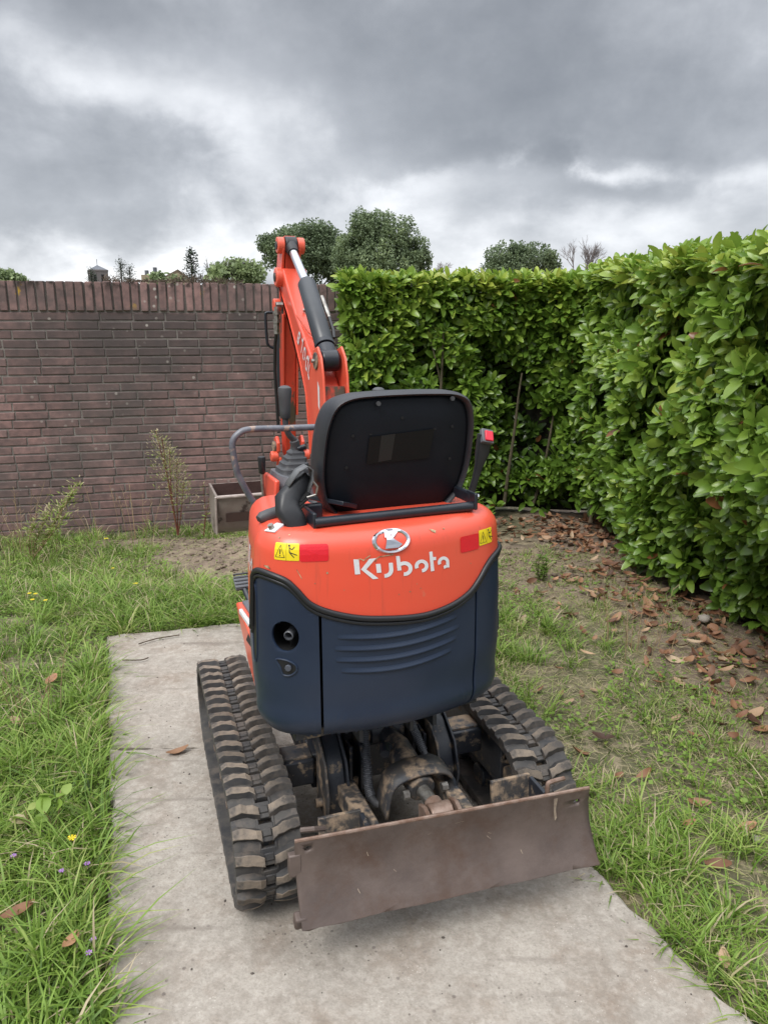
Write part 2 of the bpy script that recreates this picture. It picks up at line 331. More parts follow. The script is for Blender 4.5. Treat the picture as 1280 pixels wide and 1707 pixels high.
def sheet(outer, holes=(), dice=.02, fmap=None):
    """flat polygon with holes (u,w), triangulated, diced, mapped onto a curved surface"""
    loops = [[Vector((p[0], p[1], 0)) for p in outer]] + [[Vector((p[0], p[1], 0)) for p in h] for h in holes]
    tris = tessellate_polygon(loops); pts = [p for lp in loops for p in lp]
    bm = bmesh.new(); vs = [bm.verts.new(p) for p in pts]
    for t in tris:
        a, b, c = [pts[i] for i in t]
        if (b - a).cross(c - a).z < 0: t = t[::-1]
        try: bm.faces.new([vs[i] for i in t])
        except ValueError: pass
    if dice:
        for ax in (0, 1):
            lo = min(p[ax] for p in pts); hi_ = max(p[ax] for p in pts); x = math.floor(lo / dice) * dice + dice
            while x < hi_:
                co = Vector((0, 0, 0)); co[ax] = x + 1e-5; no = Vector((0, 0, 0)); no[ax] = 1
                bmesh.ops.bisect_plane(bm, geom=bm.verts[:] + bm.edges[:] + bm.faces[:], plane_co=co, plane_no=no); x += dice
    bmesh.ops.remove_doubles(bm, verts=bm.verts, dist=1e-6)
    mb = MB(); bm.verts.index_update()
    mb.add([fmap(v.co.x, v.co.y) for v in bm.verts], [[v.index for v in f.verts] for f in bm.faces]); bm.free()
    return mb
def circ(cx_, cy_, rx, ry=None, n=24): return [(cx_ + rx * math.cos(2 * math.pi * i / n), cy_ + (ry or rx) * math.sin(2 * math.pi * i / n)) for i in range(n)]
def rrect(x0, y0, x1, y1, r, n=4):
    P = []
    for cx_, cy_, a0 in ((x1 - r, y0 + r, -90), (x1 - r, y1 - r, 0), (x0 + r, y1 - r, 90), (x0 + r, y0 + r, 180)):
        for i in range(n + 1): a = R(a0 + 90 * i / n); P.append((cx_ + r * math.cos(a), cy_ + r * math.sin(a)))
    return P
def stroke(pts, w_):     # thick polyline -> polygon
    P = [Vector((p[0], p[1])) for p in pts]; A = []; B = []
    for i, p in enumerate(P):
        d0 = (P[i] - P[i - 1]).normalized() if i else None; d1 = (P[i + 1] - P[i]).normalized() if i < len(P) - 1 else None
        if d0 is None: d = d1; k = 1
        elif d1 is None: d = d0; k = 1
        else: d = (d0 + d1).normalized(); k = 1 / max(.4, d.dot(d1))
        nn = Vector((-d.y, d.x)) * w_ / 2 * k; A.append(p + nn); B.append(p - nn)
    return [tuple(v) for v in B] + [tuple(v) for v in A[::-1]]
# value noise for numpy
_T = RG.random((256, 256))
def vn(x, y):
    x = np.asarray(x, float); y = np.asarray(y, float)
    xi = np.floor(x).astype(int); yi = np.floor(y).astype(int); fx = x - xi; fy = y - yi
    fx = fx * fx * (3 - 2 * fx); fy = fy * fy * (3 - 2 * fy)
    t = lambda i, j: _T[i % 256, j % 256]
    return (t(xi, yi) * (1 - fx) + t(xi + 1, yi) * fx) * (1 - fy) + (t(xi, yi + 1) * (1 - fx) + t(xi + 1, yi + 1) * fx) * fy
def fbm(x, y, o=4):
    s = 0; a = .5; t = 0
    for i in range(o): s = s + a * vn(x * 2 ** i + 17 * i, y * 2 ** i + 31 * i); t += a; a *= .5
    return s / t
def sstep(a, b, x): t = np.clip((x - a) / (b - a), 0, 1); return t * t * (3 - 2 * t)

#=====TERRAIN
# ------------------------------------------------------------------ ground
SLAB = [(-1.452, 3.60), (-.80, 3.77), (-.16, 3.86), (.63, 1.91), (1.07, .88), (1.30, .34), (-.25, .34), (-.44, .88), (-.64, 1.39)]
def inpoly(x, y, P, grow=0.):
    x = np.asarray(x); y = np.asarray(y); ins = np.zeros(x.shape, bool); n = len(P)
    for i in range(n):
        x0, y0 = P[i]; x1, y1 = P[(i + 1) % n]
        c = ((y0 > y) != (y1 > y)) & (x < (x1 - x0) * (y - y0) / (y1 - y0 + 1e-12) + x0); ins ^= c
    return ins
def dpoly(x, y, P):       # signed distance, negative inside
    x = np.asarray(x, float); y = np.asarray(y, float); d = np.full(x.shape, 1e9); n = len(P)
    for i in range(n):
        x0, y0 = P[i]; x1, y1 = P[(i + 1) % n]; dx, dy = x1 - x0, y1 - y0
        t = np.clip(((x - x0) * dx + (y - y0) * dy) / (dx * dx + dy * dy), 0, 1)
        d = np.minimum(d, np.hypot(x - x0 - t * dx, y - y0 - t * dy))
    return np.where(inpoly(x, y, P), -d, d)
def gauss(x, y, cx_, cy_, sx_, sy_): return np.exp(-((x - cx_) / sx_) ** 2 - ((y - cy_) / sy_) ** 2)
def soilmask(x, y):
    m_ = gauss(x, y, -.85, 5.3, .80, .72) * 1.3 + .8 * gauss(x, y, -2.0, 5.80, .40, .14) + gauss(x, y, 1.05, 4.9, .75, .8) * 1.0
    m_ = m_ + (x > .9) * sstep(1.15, 1.55, x + .25 * (fbm(x * 2, y * 2) - .5)) * .9 * sstep(2.1, 2.7, y)
    return np.clip(m_ + (fbm(x * 3 + 5, y * 3) - .5) * .8, 0, 1)
def gz(x, y):
    x = np.asarray(x, float); y = np.asarray(y, float)
    z = -.17 * sstep(3.9, 6.2, y) * (1 - .35 * sstep(-.2, 1.2, x))
    z = z + .17 * gauss(x, y, -.80, 5.45, .75, .42) + .05 * gauss(x, y, -2.1, 5.8, .5, .2) + .03 * gauss(x, y, .9, 5., .6, .6)
    z = z + .016 * (fbm(x * 4, y * 4) - .5)
    sm = soilmask(x, y); z = z + sm * (.07 * (fbm(x * 7, y * 7, 4) - .5) + .025 * (fbm(x * 26, y * 26, 2) - .5))
    d = dpoly(x, y, SLAB); z = z - .05 * sstep(.03, -.06, d) - .0
    return z
def axis(a, b, st, far):
    mid = np.arange(a, b + 1e-6, st); g = [st * 1.5]
    while sum(g) < far: g.append(g[-1] * 1.35)
    o = np.cumsum(g); return np.concatenate([(a - o)[::-1], mid, b + o])
xs = axis(-4.2, 3.4, .03, 900); ys = axis(.4, 6.9, .03, 900)
GX, GY = np.meshgrid(xs, ys); GZ = gz(GX, GY)
nx, ny = len(xs), len(ys)
ii = (np.arange(ny - 1)[:, None] * nx + np.arange(nx - 1)[None]).ravel()
me = npmesh('ground', np.stack([GX, GY, GZ], -1).reshape(-1, 3), [np.stack([ii, ii + 1, ii + nx + 1, ii + nx], 1)], soilmask(GX, GY).ravel(), True)
M['ground'] = material('soil_and_thatch', (1, 1, 1), (.55, .55, .55), 9, .95, bump=.9, bscale=45, coord='World', attr='tint', bdist=.01,
                       attrc=[(0, (.13, .125, .065)), (.3, (.20, .165, .10)), (.55, (.215, .165, .12)), (1, (.235, .175, .13))], c3=(.24, .20, .13), s3=14, t3=(.52, .60))
tag(addobj('ground', me, M['ground']), 'uneven garden soil with patchy lawn', kind='structure')
# concrete path of two cast slabs
def slabpiece(P, name, parent):
    # ragged edge
    Q = []
    for i in range(len(P)):
        a, b = Vector(P[i]), Vector(P[(i + 1) % len(P)]); n_ = max(1, int((b - a).length / .035)); nrm = Vector((-(b - a).y, (b - a).x)).normalized()
        for j in range(n_):
            t = j / n_; p = a.lerp(b, t); k = (float(fbm(p.x * 13, p.y * 13)) - .5) * .050 if j else 0
            Q.append(p + nrm * k)
    n_ = len(Q); fillet = .008
    mb = MB(); c = sum(Q, Vector((0, 0))) / n_
    ins = [q + (c - q).normalized() * .012 for q in Q]
    V = [(q.x, q.y, -.12) for q in Q] + [(q.x, q.y, .03 - .01) for q in Q] + [(q.x, q.y, .03) for q in ins]
    F = [(i, (i + 1) % n_, n_ + (i + 1) % n_, n_ + i) for i in range(n_)] + [(n_ + i, n_ + (i + 1) % n_, 2 * n_ + (i + 1) % n_, 2 * n_ + i) for i in range(n_)] + [tuple(2 * n_ + i for i in range(n_))]
    mb.add(V, F); o = mb.build(name, M['concrete'], parent, smooth=False)
    return o
path = bpy.data.objects.new('concrete_path', None); COL.objects.link(path); tag(path, 'pale weathered concrete path under the digger', kind='structure')
slabpiece([(-1.452, 3.60), (-.80, 3.77), (-.16, 3.86), (.36, 2.576), (-1.06, 2.549)], 'slab', path)
slabpiece([(-1.058, 2.540), (.362, 2.570), (.63, 1.91), (1.07, .88), (1.30, .34), (-.25, .34), (-.44, .88), (-.64, 1.39)], 'slab', path)
# concrete detail: stains + aggregate specks
nt = M['concrete'].node_tree; n = nt.nodes; l = nt.links; p = n['Principled BSDF']; src = p.inputs['Base Color'].links[0].from_socket
g = n.new('ShaderNodeNewGeometry')
def vor(scale, a, b, colr, src, gate=None):
    v = n.new('ShaderNodeTexVoronoi'); l.new(g.outputs['Position'], v.inputs['Vector']); v.inputs['Scale'].default_value = scale
    t = n.new('ShaderNodeMapRange'); l.new(v.outputs['Distance'], t.inputs[0]); t.inputs[1].default_value = a; t.inputs[2].default_value = b
    f = t.outputs[0]
    if gate:
        q = n.new('ShaderNodeTexNoise'); l.new(g.outputs['Position'], q.inputs['Vector']); q.inputs['Scale'].default_value = gate[0]; q.inputs['Detail'].default_value = 3
        t2 = n.new('ShaderNodeMapRange'); l.new(q.outputs[0], t2.inputs[0]); t2.inputs[1].default_value = gate[1]; t2.inputs[2].default_value = gate[2]
        mm = n.new('ShaderNodeMath'); mm.operation = 'MULTIPLY'; l.new(f, mm.inputs[0]); l.new(t2.outputs[0], mm.inputs[1]); f = mm.outputs[0]
    x = n.new('ShaderNodeMix'); x.data_type = 'RGBA'; l.new(f, x.inputs['Factor']); ks = [q for q in x.inputs if q.type == 'RGBA']; l.new(src, ks[0]); ks[1].default_value = (*colr, 1)
    return [q for q in x.outputs if q.type == 'RGBA'][0]
src = vor(60, .22, .14, (.12, .10, .085), src, (6, .52, .62))
src = vor(26, .16, .10, (.11, .09, .08), src, (4, .52, .60))
src = vor(95, .20, .14, (.46, .42, .37), src, (11, .50, .64))
for sc_, lo_, hi_, cc, amt in ((140, .44, .66, (.20, .175, .15), .55), (38, .46, .66, (.50, .46, .41), .40), (14, .50, .66, (.21, .18, .15), .55)):
    q = n.new('ShaderNodeTexNoise'); l.new(g.outputs['Position'], q.inputs['Vector']); q.inputs['Scale'].default_value = sc_; q.inputs['Detail'].default_value = 6; q.inputs['Roughness'].default_value = .7
    t = n.new('ShaderNodeMapRange'); l.new(q.outputs[0], t.inputs[0]); t.inputs[1].default_value = lo_; t.inputs[2].default_value = hi_; t.inputs[4].default_value = amt
    x = n.new('ShaderNodeMix'); x.data_type = 'RGBA'; l.new(t.outputs[0], x.inputs['Factor']); ks = [q for q in x.inputs if q.type == 'RGBA']; l.new(src, ks[0]); ks[1].default_value = (*cc, 1)
    src = [q for q in x.outputs if q.type == 'RGBA'][0]
# dark scuffs running across the path
mp = n.new('ShaderNodeMapping'); l.new(g.outputs['Position'], mp.inputs[0]); mp.inputs['Rotation'].default_value = (0, 0, R(-14)); mp.inputs['Scale'].default_value = (1.1, 9, 1)
q = n.new('ShaderNodeTexNoise'); l.new(mp.outputs[0], q.inputs['Vector']); q.inputs['Scale'].default_value = 1.6; q.inputs['Detail'].default_value = 5
t = n.new('ShaderNodeMapRange'); l.new(q.outputs[0], t.inputs[0]); t.inputs[1].default_value = .60; t.inputs[2].default_value = .70; t.inputs[4].default_value = .55
x = n.new('ShaderNodeMix'); x.data_type = 'RGBA'; l.new(t.outputs[0], x.inputs['Factor']); ks = [q for q in x.inputs if q.type == 'RGBA']; l.new(src, ks[0]); ks[1].default_value = (.15, .125, .105, 1)
src = [q for q in x.outputs if q.type == 'RGBA'][0]
src = vor(3.1, .16, .07, (.16, .135, .115), src, (2.0, .46, .56))
l.new(src, p.inputs['Base Color'])

# ------------------------------------------------------------------ brick wall
WY, WA, ZT = 6.87, R(15), 1.945
wall = empty('brick_wall', 'old weathered brown brick garden wall with upright coping bricks', 'wall', (0, WY, 0), WA)
BP, BL, CP = .0719, .255, .0713      # course pitch, brick pitch, coping pitch
X0, X1 = -5.3, -.365                 # along the wall
mt = MB(); mt.box(((X0 + X1) / 2, .1120, (ZT - .30) / 2 - .006 + .0), (X1 - X0 - .008, .19, ZT + .30 - .014))
mt.build('mortar', M['mortar'], wall, smooth=False)
def brickmesh(L_, H_, D_, seed):
    rg = random.Random(seed); bm = bmesh.new()
    j = lambda k: rg.uniform(-k, k)
    c = .004
    def ring(x, z, y): return [(-L_ / 2 + x, y, -H_ / 2 + z), (L_ / 2 - x, y, -H_ / 2 + z), (L_ / 2 - x, y, H_ / 2 - z), (-L_ / 2 + x, y, H_ / 2 - z)]
    V = [(a + j(.0015), b, d + j(.0012)) for a, b, d in ring(0, 0, D_)] + [(a + j(.0025), b, d + j(.002)) for a, b, d in ring(0, 0, c)] + [(a + j(.002), b + j(.001), d + j(.0015)) for a, b, d in ring(c, c, 0)]
    F = [(i, (i + 1) % 4, 4 + (i + 1) % 4, 4 + i) for i in range(4)] + [(4 + i, 4 + (i + 1) % 4, 8 + (i + 1) % 4, 8 + i) for i in range(4)] + [(8, 9, 10, 11), (3, 2, 1, 0)]
    bm.free()
    me = mesh('brick', V, F); bm = bmesh.new(); bm.from_mesh(me); bmesh.ops.recalc_face_normals(bm, faces=bm.faces); bm.to_mesh(me); bm.free()
    me.materials.append(M['brick']); return me
bms = [brickmesh(.243, .0590, .10, i) for i in range(6)]; cms = [brickmesh(.0565, .228, .2285, 50 + i) for i in range(6)]
cells = []
for k in range(27):
    zc = ZT - .236 - (k + .5) * BP; off = (k % 2) * .5 * BL + random.uniform(-.02, .02) + .03 * math.sin(k)
    i0 = int((X0 - X1) / BL) - 1
    for i in range(0, -i0 + 1):
        xr = X1 - i * BL - off + (0.5 * BL if off > 0 else 0)
        xl = xr - BL; xr2 = min(xr, X1); xl = max(xl, X0)
        if xr2 - xl > .04: cells.append((k, (xl + xr2) / 2, xr2 - xl, zc))
vis = [c for c in cells if c[1] > -4.15 + .012 * c[0] and c[2] > BL * .9]
vis.sort(key=lambda c: (c[0] > 22, c[0]))
visset = set(id(c) for c in vis[:298])
SV = []; SF = []
for c in cells:
    k, xc, wd, zc = c
    yj = random.uniform(-.0035, .001)
    mat4 = Matrix.Translation((xc, .012 + yj, zc + random.uniform(-.0015, .0015))) @ Matrix.Rotation(random.uniform(-.006, .006), 4, 'Y') @ Matrix.Rotation(random.uniform(-.008, .008), 4, 'Z') @ Matrix.Diagonal((wd / BL, 1, 1, 1))
    if id(c) in visset: addobj('brick', random.choice(bms), None, wall, mat4)
    else:
        b = random.choice(bms); o = len(SV); SV += [mat4 @ v.co for v in b.vertices]; SF += [tuple(i + o for i in q.vertices) for q in b.polygons]
so = addobj('brick', mesh('lower_bricks', SV, SF), M['brick'], wall); so['kind'] = 'stuff'; so.name = 'outer_brickwork'
SV = []; SF = []; i = 0; xc = X1 - CP / 2
while xc > X0:
    mat4 = Matrix.Translation((xc + random.uniform(-.003, .003), random.uniform(-.003, .004), ZT - .114 + random.uniform(-.003, .003))) @ Matrix.Rotation(random.uniform(-.02, .02), 4, 'Y')
    if xc > -4.2: addobj('coping_brick', random.choice(cms), None, wall, mat4)
    else:
        b = random.choice(cms); o = len(SV); SV += [mat4 @ v.co for v in b.vertices]; SF += [tuple(q + o for q in f.vertices) for f in b.polygons]
    xc -= CP
if SV: so = addobj('outer_coping', mesh('outer_coping', SV, SF), M['brick'], wall); so['kind'] = 'stuff'
# the chipped bright brick
cb = [c for c in cells if c[0] == 14]
mb = MB(); mb.add([(-2.90, .006, .735), (-2.80, .006, .730), (-2.775, .006, .762), (-2.84, .006, .775), (-2.89, .006, .768)], [(0, 1, 2, 3, 4)])

#=====MACHINE
# ------------------------------------------------------------------ mini excavator
T0 = Vector((-.0483, 2.157)); TH = R(18.74); THH = R(22.74); THB = R(20.)
MW = Matrix.Translation((T0.x, T0.y, 0)) @ Matrix.Rotation(TH, 4, 'Z')
c_ = MW @ Vector((0, .2, 0)); TT = c_ - .2 * Vector((-math.sin(THH), math.cos(THH), 0))
HW = Matrix.Translation((TT.x, TT.y, 0)) @ Matrix.Rotation(THH, 4, 'Z')
BW = Matrix.Translation((-.134, 2.747, 0)) @ Matrix.Rotation(THB, 4, 'Z')
dig = empty('mini_excavator', 'orange and navy mini digger with black seat, rubber tracks and rusty dozer blade', 'excavator', (T0.x, T0.y, 0), TH)
HM = MW.inverted() @ HW; BM = MW.inverted() @ BW; BS = BM @ Matrix.Diagonal((.80, 1, 1, 1)); IM = Matrix.Identity(4)
# ---- tracks
RC, YN, YF, ZC, RB = .178, -.235, .56, .208, .160
def tpath(s, r):
    Lt = YF - YN; P = 2 * Lt + 2 * math.pi * RB; s %= P
    if s < Lt: return YF - s, ZC + r, 0.
    s -= Lt
    if s < math.pi * RB: a = s / RB; return YN - r * math.sin(a), ZC + r * math.cos(a), a
    s -= math.pi * RB
    if s < Lt: return YN + s, ZC - r, math.pi
    a = math.pi + (s - Lt) / RB; return YF - r * math.sin(a), ZC + r * math.cos(a), a
PER = 2 * (YF - YN) + 2 * math.pi * RB; NL = 43; LP = PER / NL
def lugmesh(seed, side):
    rg = random.Random(seed); cols = 6; V = []; F = []
    for c in range(cols):
        x = .013 + (.090 - .013) * c / (cols - 1); sl = .009 * math.sin(c / (cols - 1) * 2.6) + .010 * c / (cols - 1) - .008
        h = .0195 * (1 if 0 < c < cols - 1 else .7) + rg.uniform(-.0032, .0018)
        for (y, z) in ((-.0190, -.002), (-.0125, h), (.0118, h + rg.uniform(-.0022, .001)), (.0180, -.002)):
            V.append((side * x, y + sl + rg.uniform(-.0026, .0026), z))
    for c in range(cols - 1):
        for j in range(3): F.append((c * 4 + j, c * 4 + j + 1, c * 4 + 4 + j + 1, c * 4 + 4 + j))
    F += [(0, 1, 2, 3), ((cols - 1) * 4 + 3, (cols - 1) * 4 + 2, (cols - 1) * 4 + 1, (cols - 1) * 4)]
    me = mesh('tread_lug', V, F); bm = bmesh.new(); bm.from_mesh(me)
    bmesh.ops.recalc_face_normals(bm, faces=bm.faces)
    bmesh.ops.bevel(bm, geom=[e for e in bm.edges if len(e.link_faces) == 2 and e.calc_face_angle(0) > .6 and min(v.co.z for v in e.verts) > .005], offset=.0014, segments=1, affect='EDGES')
    bm.to_mesh(me); bm.free()
    me.materials.append(M['rubber']); me.materials.append(M['lug'])
    for p in me.polygons: p.material_index = 1 if p.normal.z > .55 else 0
    me.polygons.foreach_set('use_smooth', [True] * len(me.polygons)); me.set_sharp_from_angle(angle=R(24))
    return me
LUG = {s: [lugmesh(i * 7 + s, s) for i in range(9)] for s in (-1, 1)}
def strip(mb, xc, x0, x1, r0, r1, n_=120, bend=0.):
    P = []
    for i in range(n_):
        s = PER * i / n_; row = []
        for (x, r) in ((x0, r1), (x1, r1), (x1, r0), (x0, r0)):
            y, z, a = tpath(s, r); row.append((xc + x, y, z))
        P.append(row)
    P.append(P[0]); mb.grid(P, closed=True)
for sx_ in (-1, 1):
    xc = -.398 if sx_ < 0 else .438
    mb = MB(); strip(mb, xc, -.090, -.017, RB - .026, RB - .002); strip(mb, xc, .017, .090, RB - .026, RB - .002)
    for i in range(NL):
        y, z, a = tpath((i + .5) * LP, RB - .010); mb.box((xc, y, z), (.040, .046, .018), (a, 0, 0)); mb.box((xc, y, z), (.026, .020, .026), (a, 0, 0))
        mb.box((xc - .021, y, z), (.008, LP + .004, .016), (a, 0, 0)); mb.box((xc + .021, y, z), (.008, LP + .004, .016), (a, 0, 0))
    belt = mb.build('rubber_track', M['rubber'], dig, IM, bevel=.0025, ang=30)
    for i in range(NL):
        for sd_ in (-1, 1):
            y, z, a = tpath((i + .5) * LP, RB - .003)
            addobj('tread_lug', random.choice(LUG[sd_]), None, belt, Matrix.Translation((xc, y, z)) @ Matrix.Rotation(a, 4, 'X') @ Matrix.Rotation(random.uniform(-.02, .02), 4, 'Z'))
    # frame, rollers, idler, sprocket
    mb = MB(); mb.box((xc - sx_ * .01, .16, .215), (.10, .72, .10)); mb.box((xc, .16, .12), (.06, .62, .05))
    mb.box((xc - sx_ * .055, .10, .25), (.02, .60, .13))
    fr = mb.build('track_frame', M['grimy'], dig, IM, bevel=.006)
    for nm, yy, rr in (('idler_wheel', YN, .128), ('sprocket', YF, .126)):
        mb = MB(); mb.tube([(xc - .03, yy, ZC), (xc + .03, yy, ZC)], rr, 28); mb.tube([(xc - .052, yy, ZC), (xc + .052, yy, ZC)], .05, 20)
        mb.build(nm, M['muddy'], dig, IM, bevel=.004)
    for yy in (-.02, .16, .34):
        MB().tube([(xc - .05, yy, .098), (xc + .05, yy, .098)], .042, 18).build('roller', M['grimy'], dig, IM, bevel=.004)
    for i, yy in enumerate((-.1, .05, .22, .38)):   # bolts low on the outer side
        MB().tube([(xc + sx_ * .062, yy, .235), (xc + sx_ * .078, yy, .235)], .012, 6).build('bolt', M['rust_light'], dig, IM)
# ---- undercarriage centre
mb = MB(); mb.box((0, .16, .27), (.42, .46, .12)); mb.tube([(0, .2, .33), (0, .2, .58)], .19, 36); mb.build('centre_frame', M['grimy'], dig, IM, bevel=.006)
for x0, x1 in ((-.35, -.205), (.185, .36)):
    o = MB().box(((x0 + x1) / 2, -.045, .285), (x1 - x0, .10, .085)).build('cross_tube', M['grimy'], dig, IM, bevel=.006)
    MB().box(((x0 + x1) / 2, -.045, .331), (x1 - x0 - .01, .075, .006)).build('dried_mud', M['muddy'], o, IM)
for xq, wd in ((-.165, .055), (.185, .05)):
    o = MB().prism([(-.02, .42), (-.12, .41), (-.185, .36), (-.215, .28), (-.20, .20), (-.02, .20)], xq - wd / 2, xq + wd / 2).build('hinge_bracket', M['grimy'], dig, IM, bevel=.005)
    for s in (-1, 1): MB().prism([(-.10, .43), (-.20, .37), (-.235, .28), (-.215, .185), (-.10, .19)], xq + s * (wd / 2 + .004) - .004, xq + s * (wd / 2 + .004) + .004).build('side_plate', M['muddy' if s < 0 else 'grimy'], o, IM, bevel=.002)
    MB().tube([(xq - wd / 2 - .028, -.165, .225), (xq + wd / 2 + .028, -.165, .225)], .014, 10).build('bolt', M['muddy'], o, IM)
for xq in (-.105, -.07, .10, .135):
    MB().box((xq, -.10, .30), (.010, .10, .16)).build('gusset', M['grimy'], dig, IM, bevel=.002)
for xq, yq in ((-.085, -.13), (-.12, -.15), (.12, -.14)):
    MB().tube([(xq, yq, .22), (xq, yq, .262)], .008, 6).build('bolt', M['muddy'], dig, IM)
MB().box((0, -.02, .40), (.34, .05, .12)).build('rear_frame_plate', M['grimy'], dig, IM, bevel=.004)
MB().box((-.09, -.13, .215), (.10, .09, .012)).build('ledge_plate', M['grimy'], dig, IM, bevel=.003)
MB().box((.12, -.15, .215), (.09, .09, .012)).build('ledge_plate', M['muddy'], dig, IM, bevel=.003)
# blade arms
for x0, x1, xb0, xb1 in ((-.165, -.108, -.150, -.110), (.118, .170, .115, .155)):
    mb = MB(); y0, y1 = -.19, -.50; 
    mb.hexa([(x0, y0, .235), (x1, y0, .235), (xb1, y1, .265), (xb0, y1, .265)], [(x0, y0, .300), (x1, y0, .300), (xb1, y1, .335), (xb0, y1, .335)])
    mb.build('blade_arm', M['muddy'], dig, IM, bevel=.006)
for x0, x1 in ((-.268, -.150), (.238, .362)):
    o = MB().box(((x0 + x1) / 2, -.405, .285), (x1 - x0, .012, .130), (R(-8), 0, 0)).build('pad_plate', M['muddy'], dig, IM, bevel=.002)
    xs_ = x1 if x0 < 0 else x1
    MB().prism([(-.405, .345), (-.485, .345), (-.485, .22), (-.405, .22)], xs_ - .006, xs_ + .006).build('pad_gusset', M['grimy'], o, IM, bevel=.002)
# blade cylinder
mb = MB(); mb.tube([(-.025, -.06, .375), (.085, -.06, .375)], .046, 24); o = mb.build('cylinder_eye', M['grimy'], dig, IM, bevel=.005)
MB().tube([(-.040, -.06, .375), (-.024, -.06, .375)], .038, 24).build('pin_cap', M['muddy'], o, IM, bevel=.004)
MB().tube([(.03, -.07, .372), (.034, -.15, .360)], .033, 20).build('cylinder_neck', M['grimy'], o, IM)
mb = MB(); mb.tube([(.034, -.13, .362), (.040, -.16, .358), (.052, -.34, .325)], [.034, .040, .040], 24); cyl = mb.build('blade_cylinder', M['muddy'], dig, IM, bevel=.004)
MB().tube([(.052, -.34, .325), (.062, -.40, .315)], .020, 16).build('piston_rod', M['steel'], cyl, IM)
MB().tube([(.0, -.19, .385), (-.018, -.205, .398), (-.026, -.235, .393)], [.014, .016, .014], 12).build('hose_port', M['grimy'], cyl, IM)
mb = MB(); P = []
sec = [(-.075, .275), (-.062, .345), (-.045, .374), (-.01, .388), (.04, .393), (.09, .386), (.118, .366), (.128, .335), (.132, .270)]
sec = crom([(a, 0, b) for a, b in sec], 4)
for yy in (-.262, -.30, -.342):
    k = (yy + .235) / -.13; P.append([(v.x + .018 + .006 * k, yy, v.z + (-.01 - .015 * k) - (.0 if abs(v.x - .05) < .08 else .0)) for v in sec])
mb.grid(P); mb.build('hose_guard', M['muddy'], dig, IM, solid=.008, fix=False)
mb = MB(); mb.tube([(.062, -.385, .315), (.066, -.43, .308)], .026, 16); mb.tube([(.035, -.43, .305), (.10, -.43, .305)], .034, 20); o = mb.build('rod_eye', M['rust_light'], dig, IM, bevel=.004)
for xq in (.020, .112): MB().prism([(-.40, .33), (-.44, .345), (-.495, .33), (-.495, .22), (-.42, .22)], xq - .006, xq + .006).build('clevis_plate', M['rust_light'], o, IM, bevel=.002)
for xq in (.0, .118): MB().tube([(xq - .01, -.345, .325), (xq + .008, -.345, .325)], .014, 8).build('bolt', M['steel'], dig, IM)
# hoses with spring guards
def hose(P, r, mat='grey_plastic', coil=None):
    pts = crom(P, 10); o = MB().tube(pts, r, 12).build('hydraulic_hose', M[mat], dig, IM)
    if coil:
        a, b = coil; sub = pts[int(a * len(pts)):int(b * len(pts))]; q = []
        cum = 0
        for i in range(len(sub) - 1):
            for j in range(10):
                p = sub[i].lerp(sub[i + 1], j / 10); cum += (sub[i + 1] - sub[i]).length / 10; t = (sub[i + 1] - sub[i]).normalized()
                u = t.cross(Vector((1, 0, 0))).normalized(); w_ = t.cross(u); an = cum / .0055 * 2 * math.pi / 1.
                q.append(p + u * math.cos(an) * (r + .0015) + w_ * math.sin(an) * (r + .0015))
        MB().tube(q, .0018, 5).build('spring_guard', M['grey_plastic'], o, IM)
hose([(-.03, -.02, .45), (-.045, -.09, .40), (-.062, -.17, .33), (-.072, -.235, .27), (-.055, -.275, .262), (-.018, -.262, .30), (-.002, -.25, .345)], .0125, 'charcoal', (.05, .55))
hose([(.095, -.02, .45), (.10, -.09, .42), (.108, -.16, .375), (.118, -.20, .335)], .0105, 'charcoal', (.1, .9))
hose([(.12, -.20, .335), (.135, -.24, .345), (.125, -.27, .352)], .011, 'charcoal')
# ---- dozer blade
tl, tr_, bl, br = Vector((-.351, -.500, .373)), Vector((.463, -.548, .375)), Vector((-.352, -.565, .168)), Vector((.474, -.603, .171))
def blmap(u, w_):
    p = (bl.lerp(br, u)).lerp(tl.lerp(tr_, u), w_); k = math.sin(math.pi * w_); return p + Vector((0.0, .026 * k, 0.004 * k))
hz = [circ(.040, .865, .013, .046, 14)[::-1], circ(.955, .80, .013, .046, 14)[::-1]]
edge = [(0, 0), (.02, -.012), (.05, .0), (.12, -.01), (.25, .004), (.4, -.006), (.6, .004), (.75, -.004), (.9, .004), (1, -.01), (1, 1), (0, 1)]
blade = sheet(edge, hz, .06, blmap).build('dozer_blade', M['rust'], dig, IM, solid=.011, fix=False, ang=30)
MB().tube([tl + Vector((0, .004, 0)), tr_ + Vector((0, .004, 0))], .0052, 8).build('rubbed_top_edge', M['rust_light'], blade, IM)
def bdec(P, nm, m_):
    q = sheet(fixccw(P), (), .05, lambda u, w_: blmap(u, w_) + Vector((0, -.0125, 0))); q.build(nm, M[m_], blade, IM, smooth=False, fix=False)
def fixccw(P):
    a = sum(P[i][0] * P[(i + 1) % len(P)][1] - P[(i + 1) % len(P)][0] * P[i][1] for i in range(len(P))); return P if a > 0 else P[::-1]
M['drip'] = material('dried_mud_drip', (.33, .27, .20), (.20, .15, .12), 60, .9)
bdec([(.858, .99), (.872, .99), (.868, .80), (.872, .66), (.864, .62), (.861, .80)], 'mud_drip', 'drip')
for (u, w_, du, dw) in ((.62, .60, .012, -.05), (.625, .64, .010, -.02), (.30, .42, .008, -.03), (.42, .78, .010, .02), (.18, .30, .006, -.05), (.73, .35, .004, -.05), (.51, .88, .03, .01), (.22, .7, .004, -.06)):
    bdec(stroke([(u, w_), (u + du * .4, w_ + dw * .5), (u + du, w_ + dw)], .0022), 'scratch', 'drip')
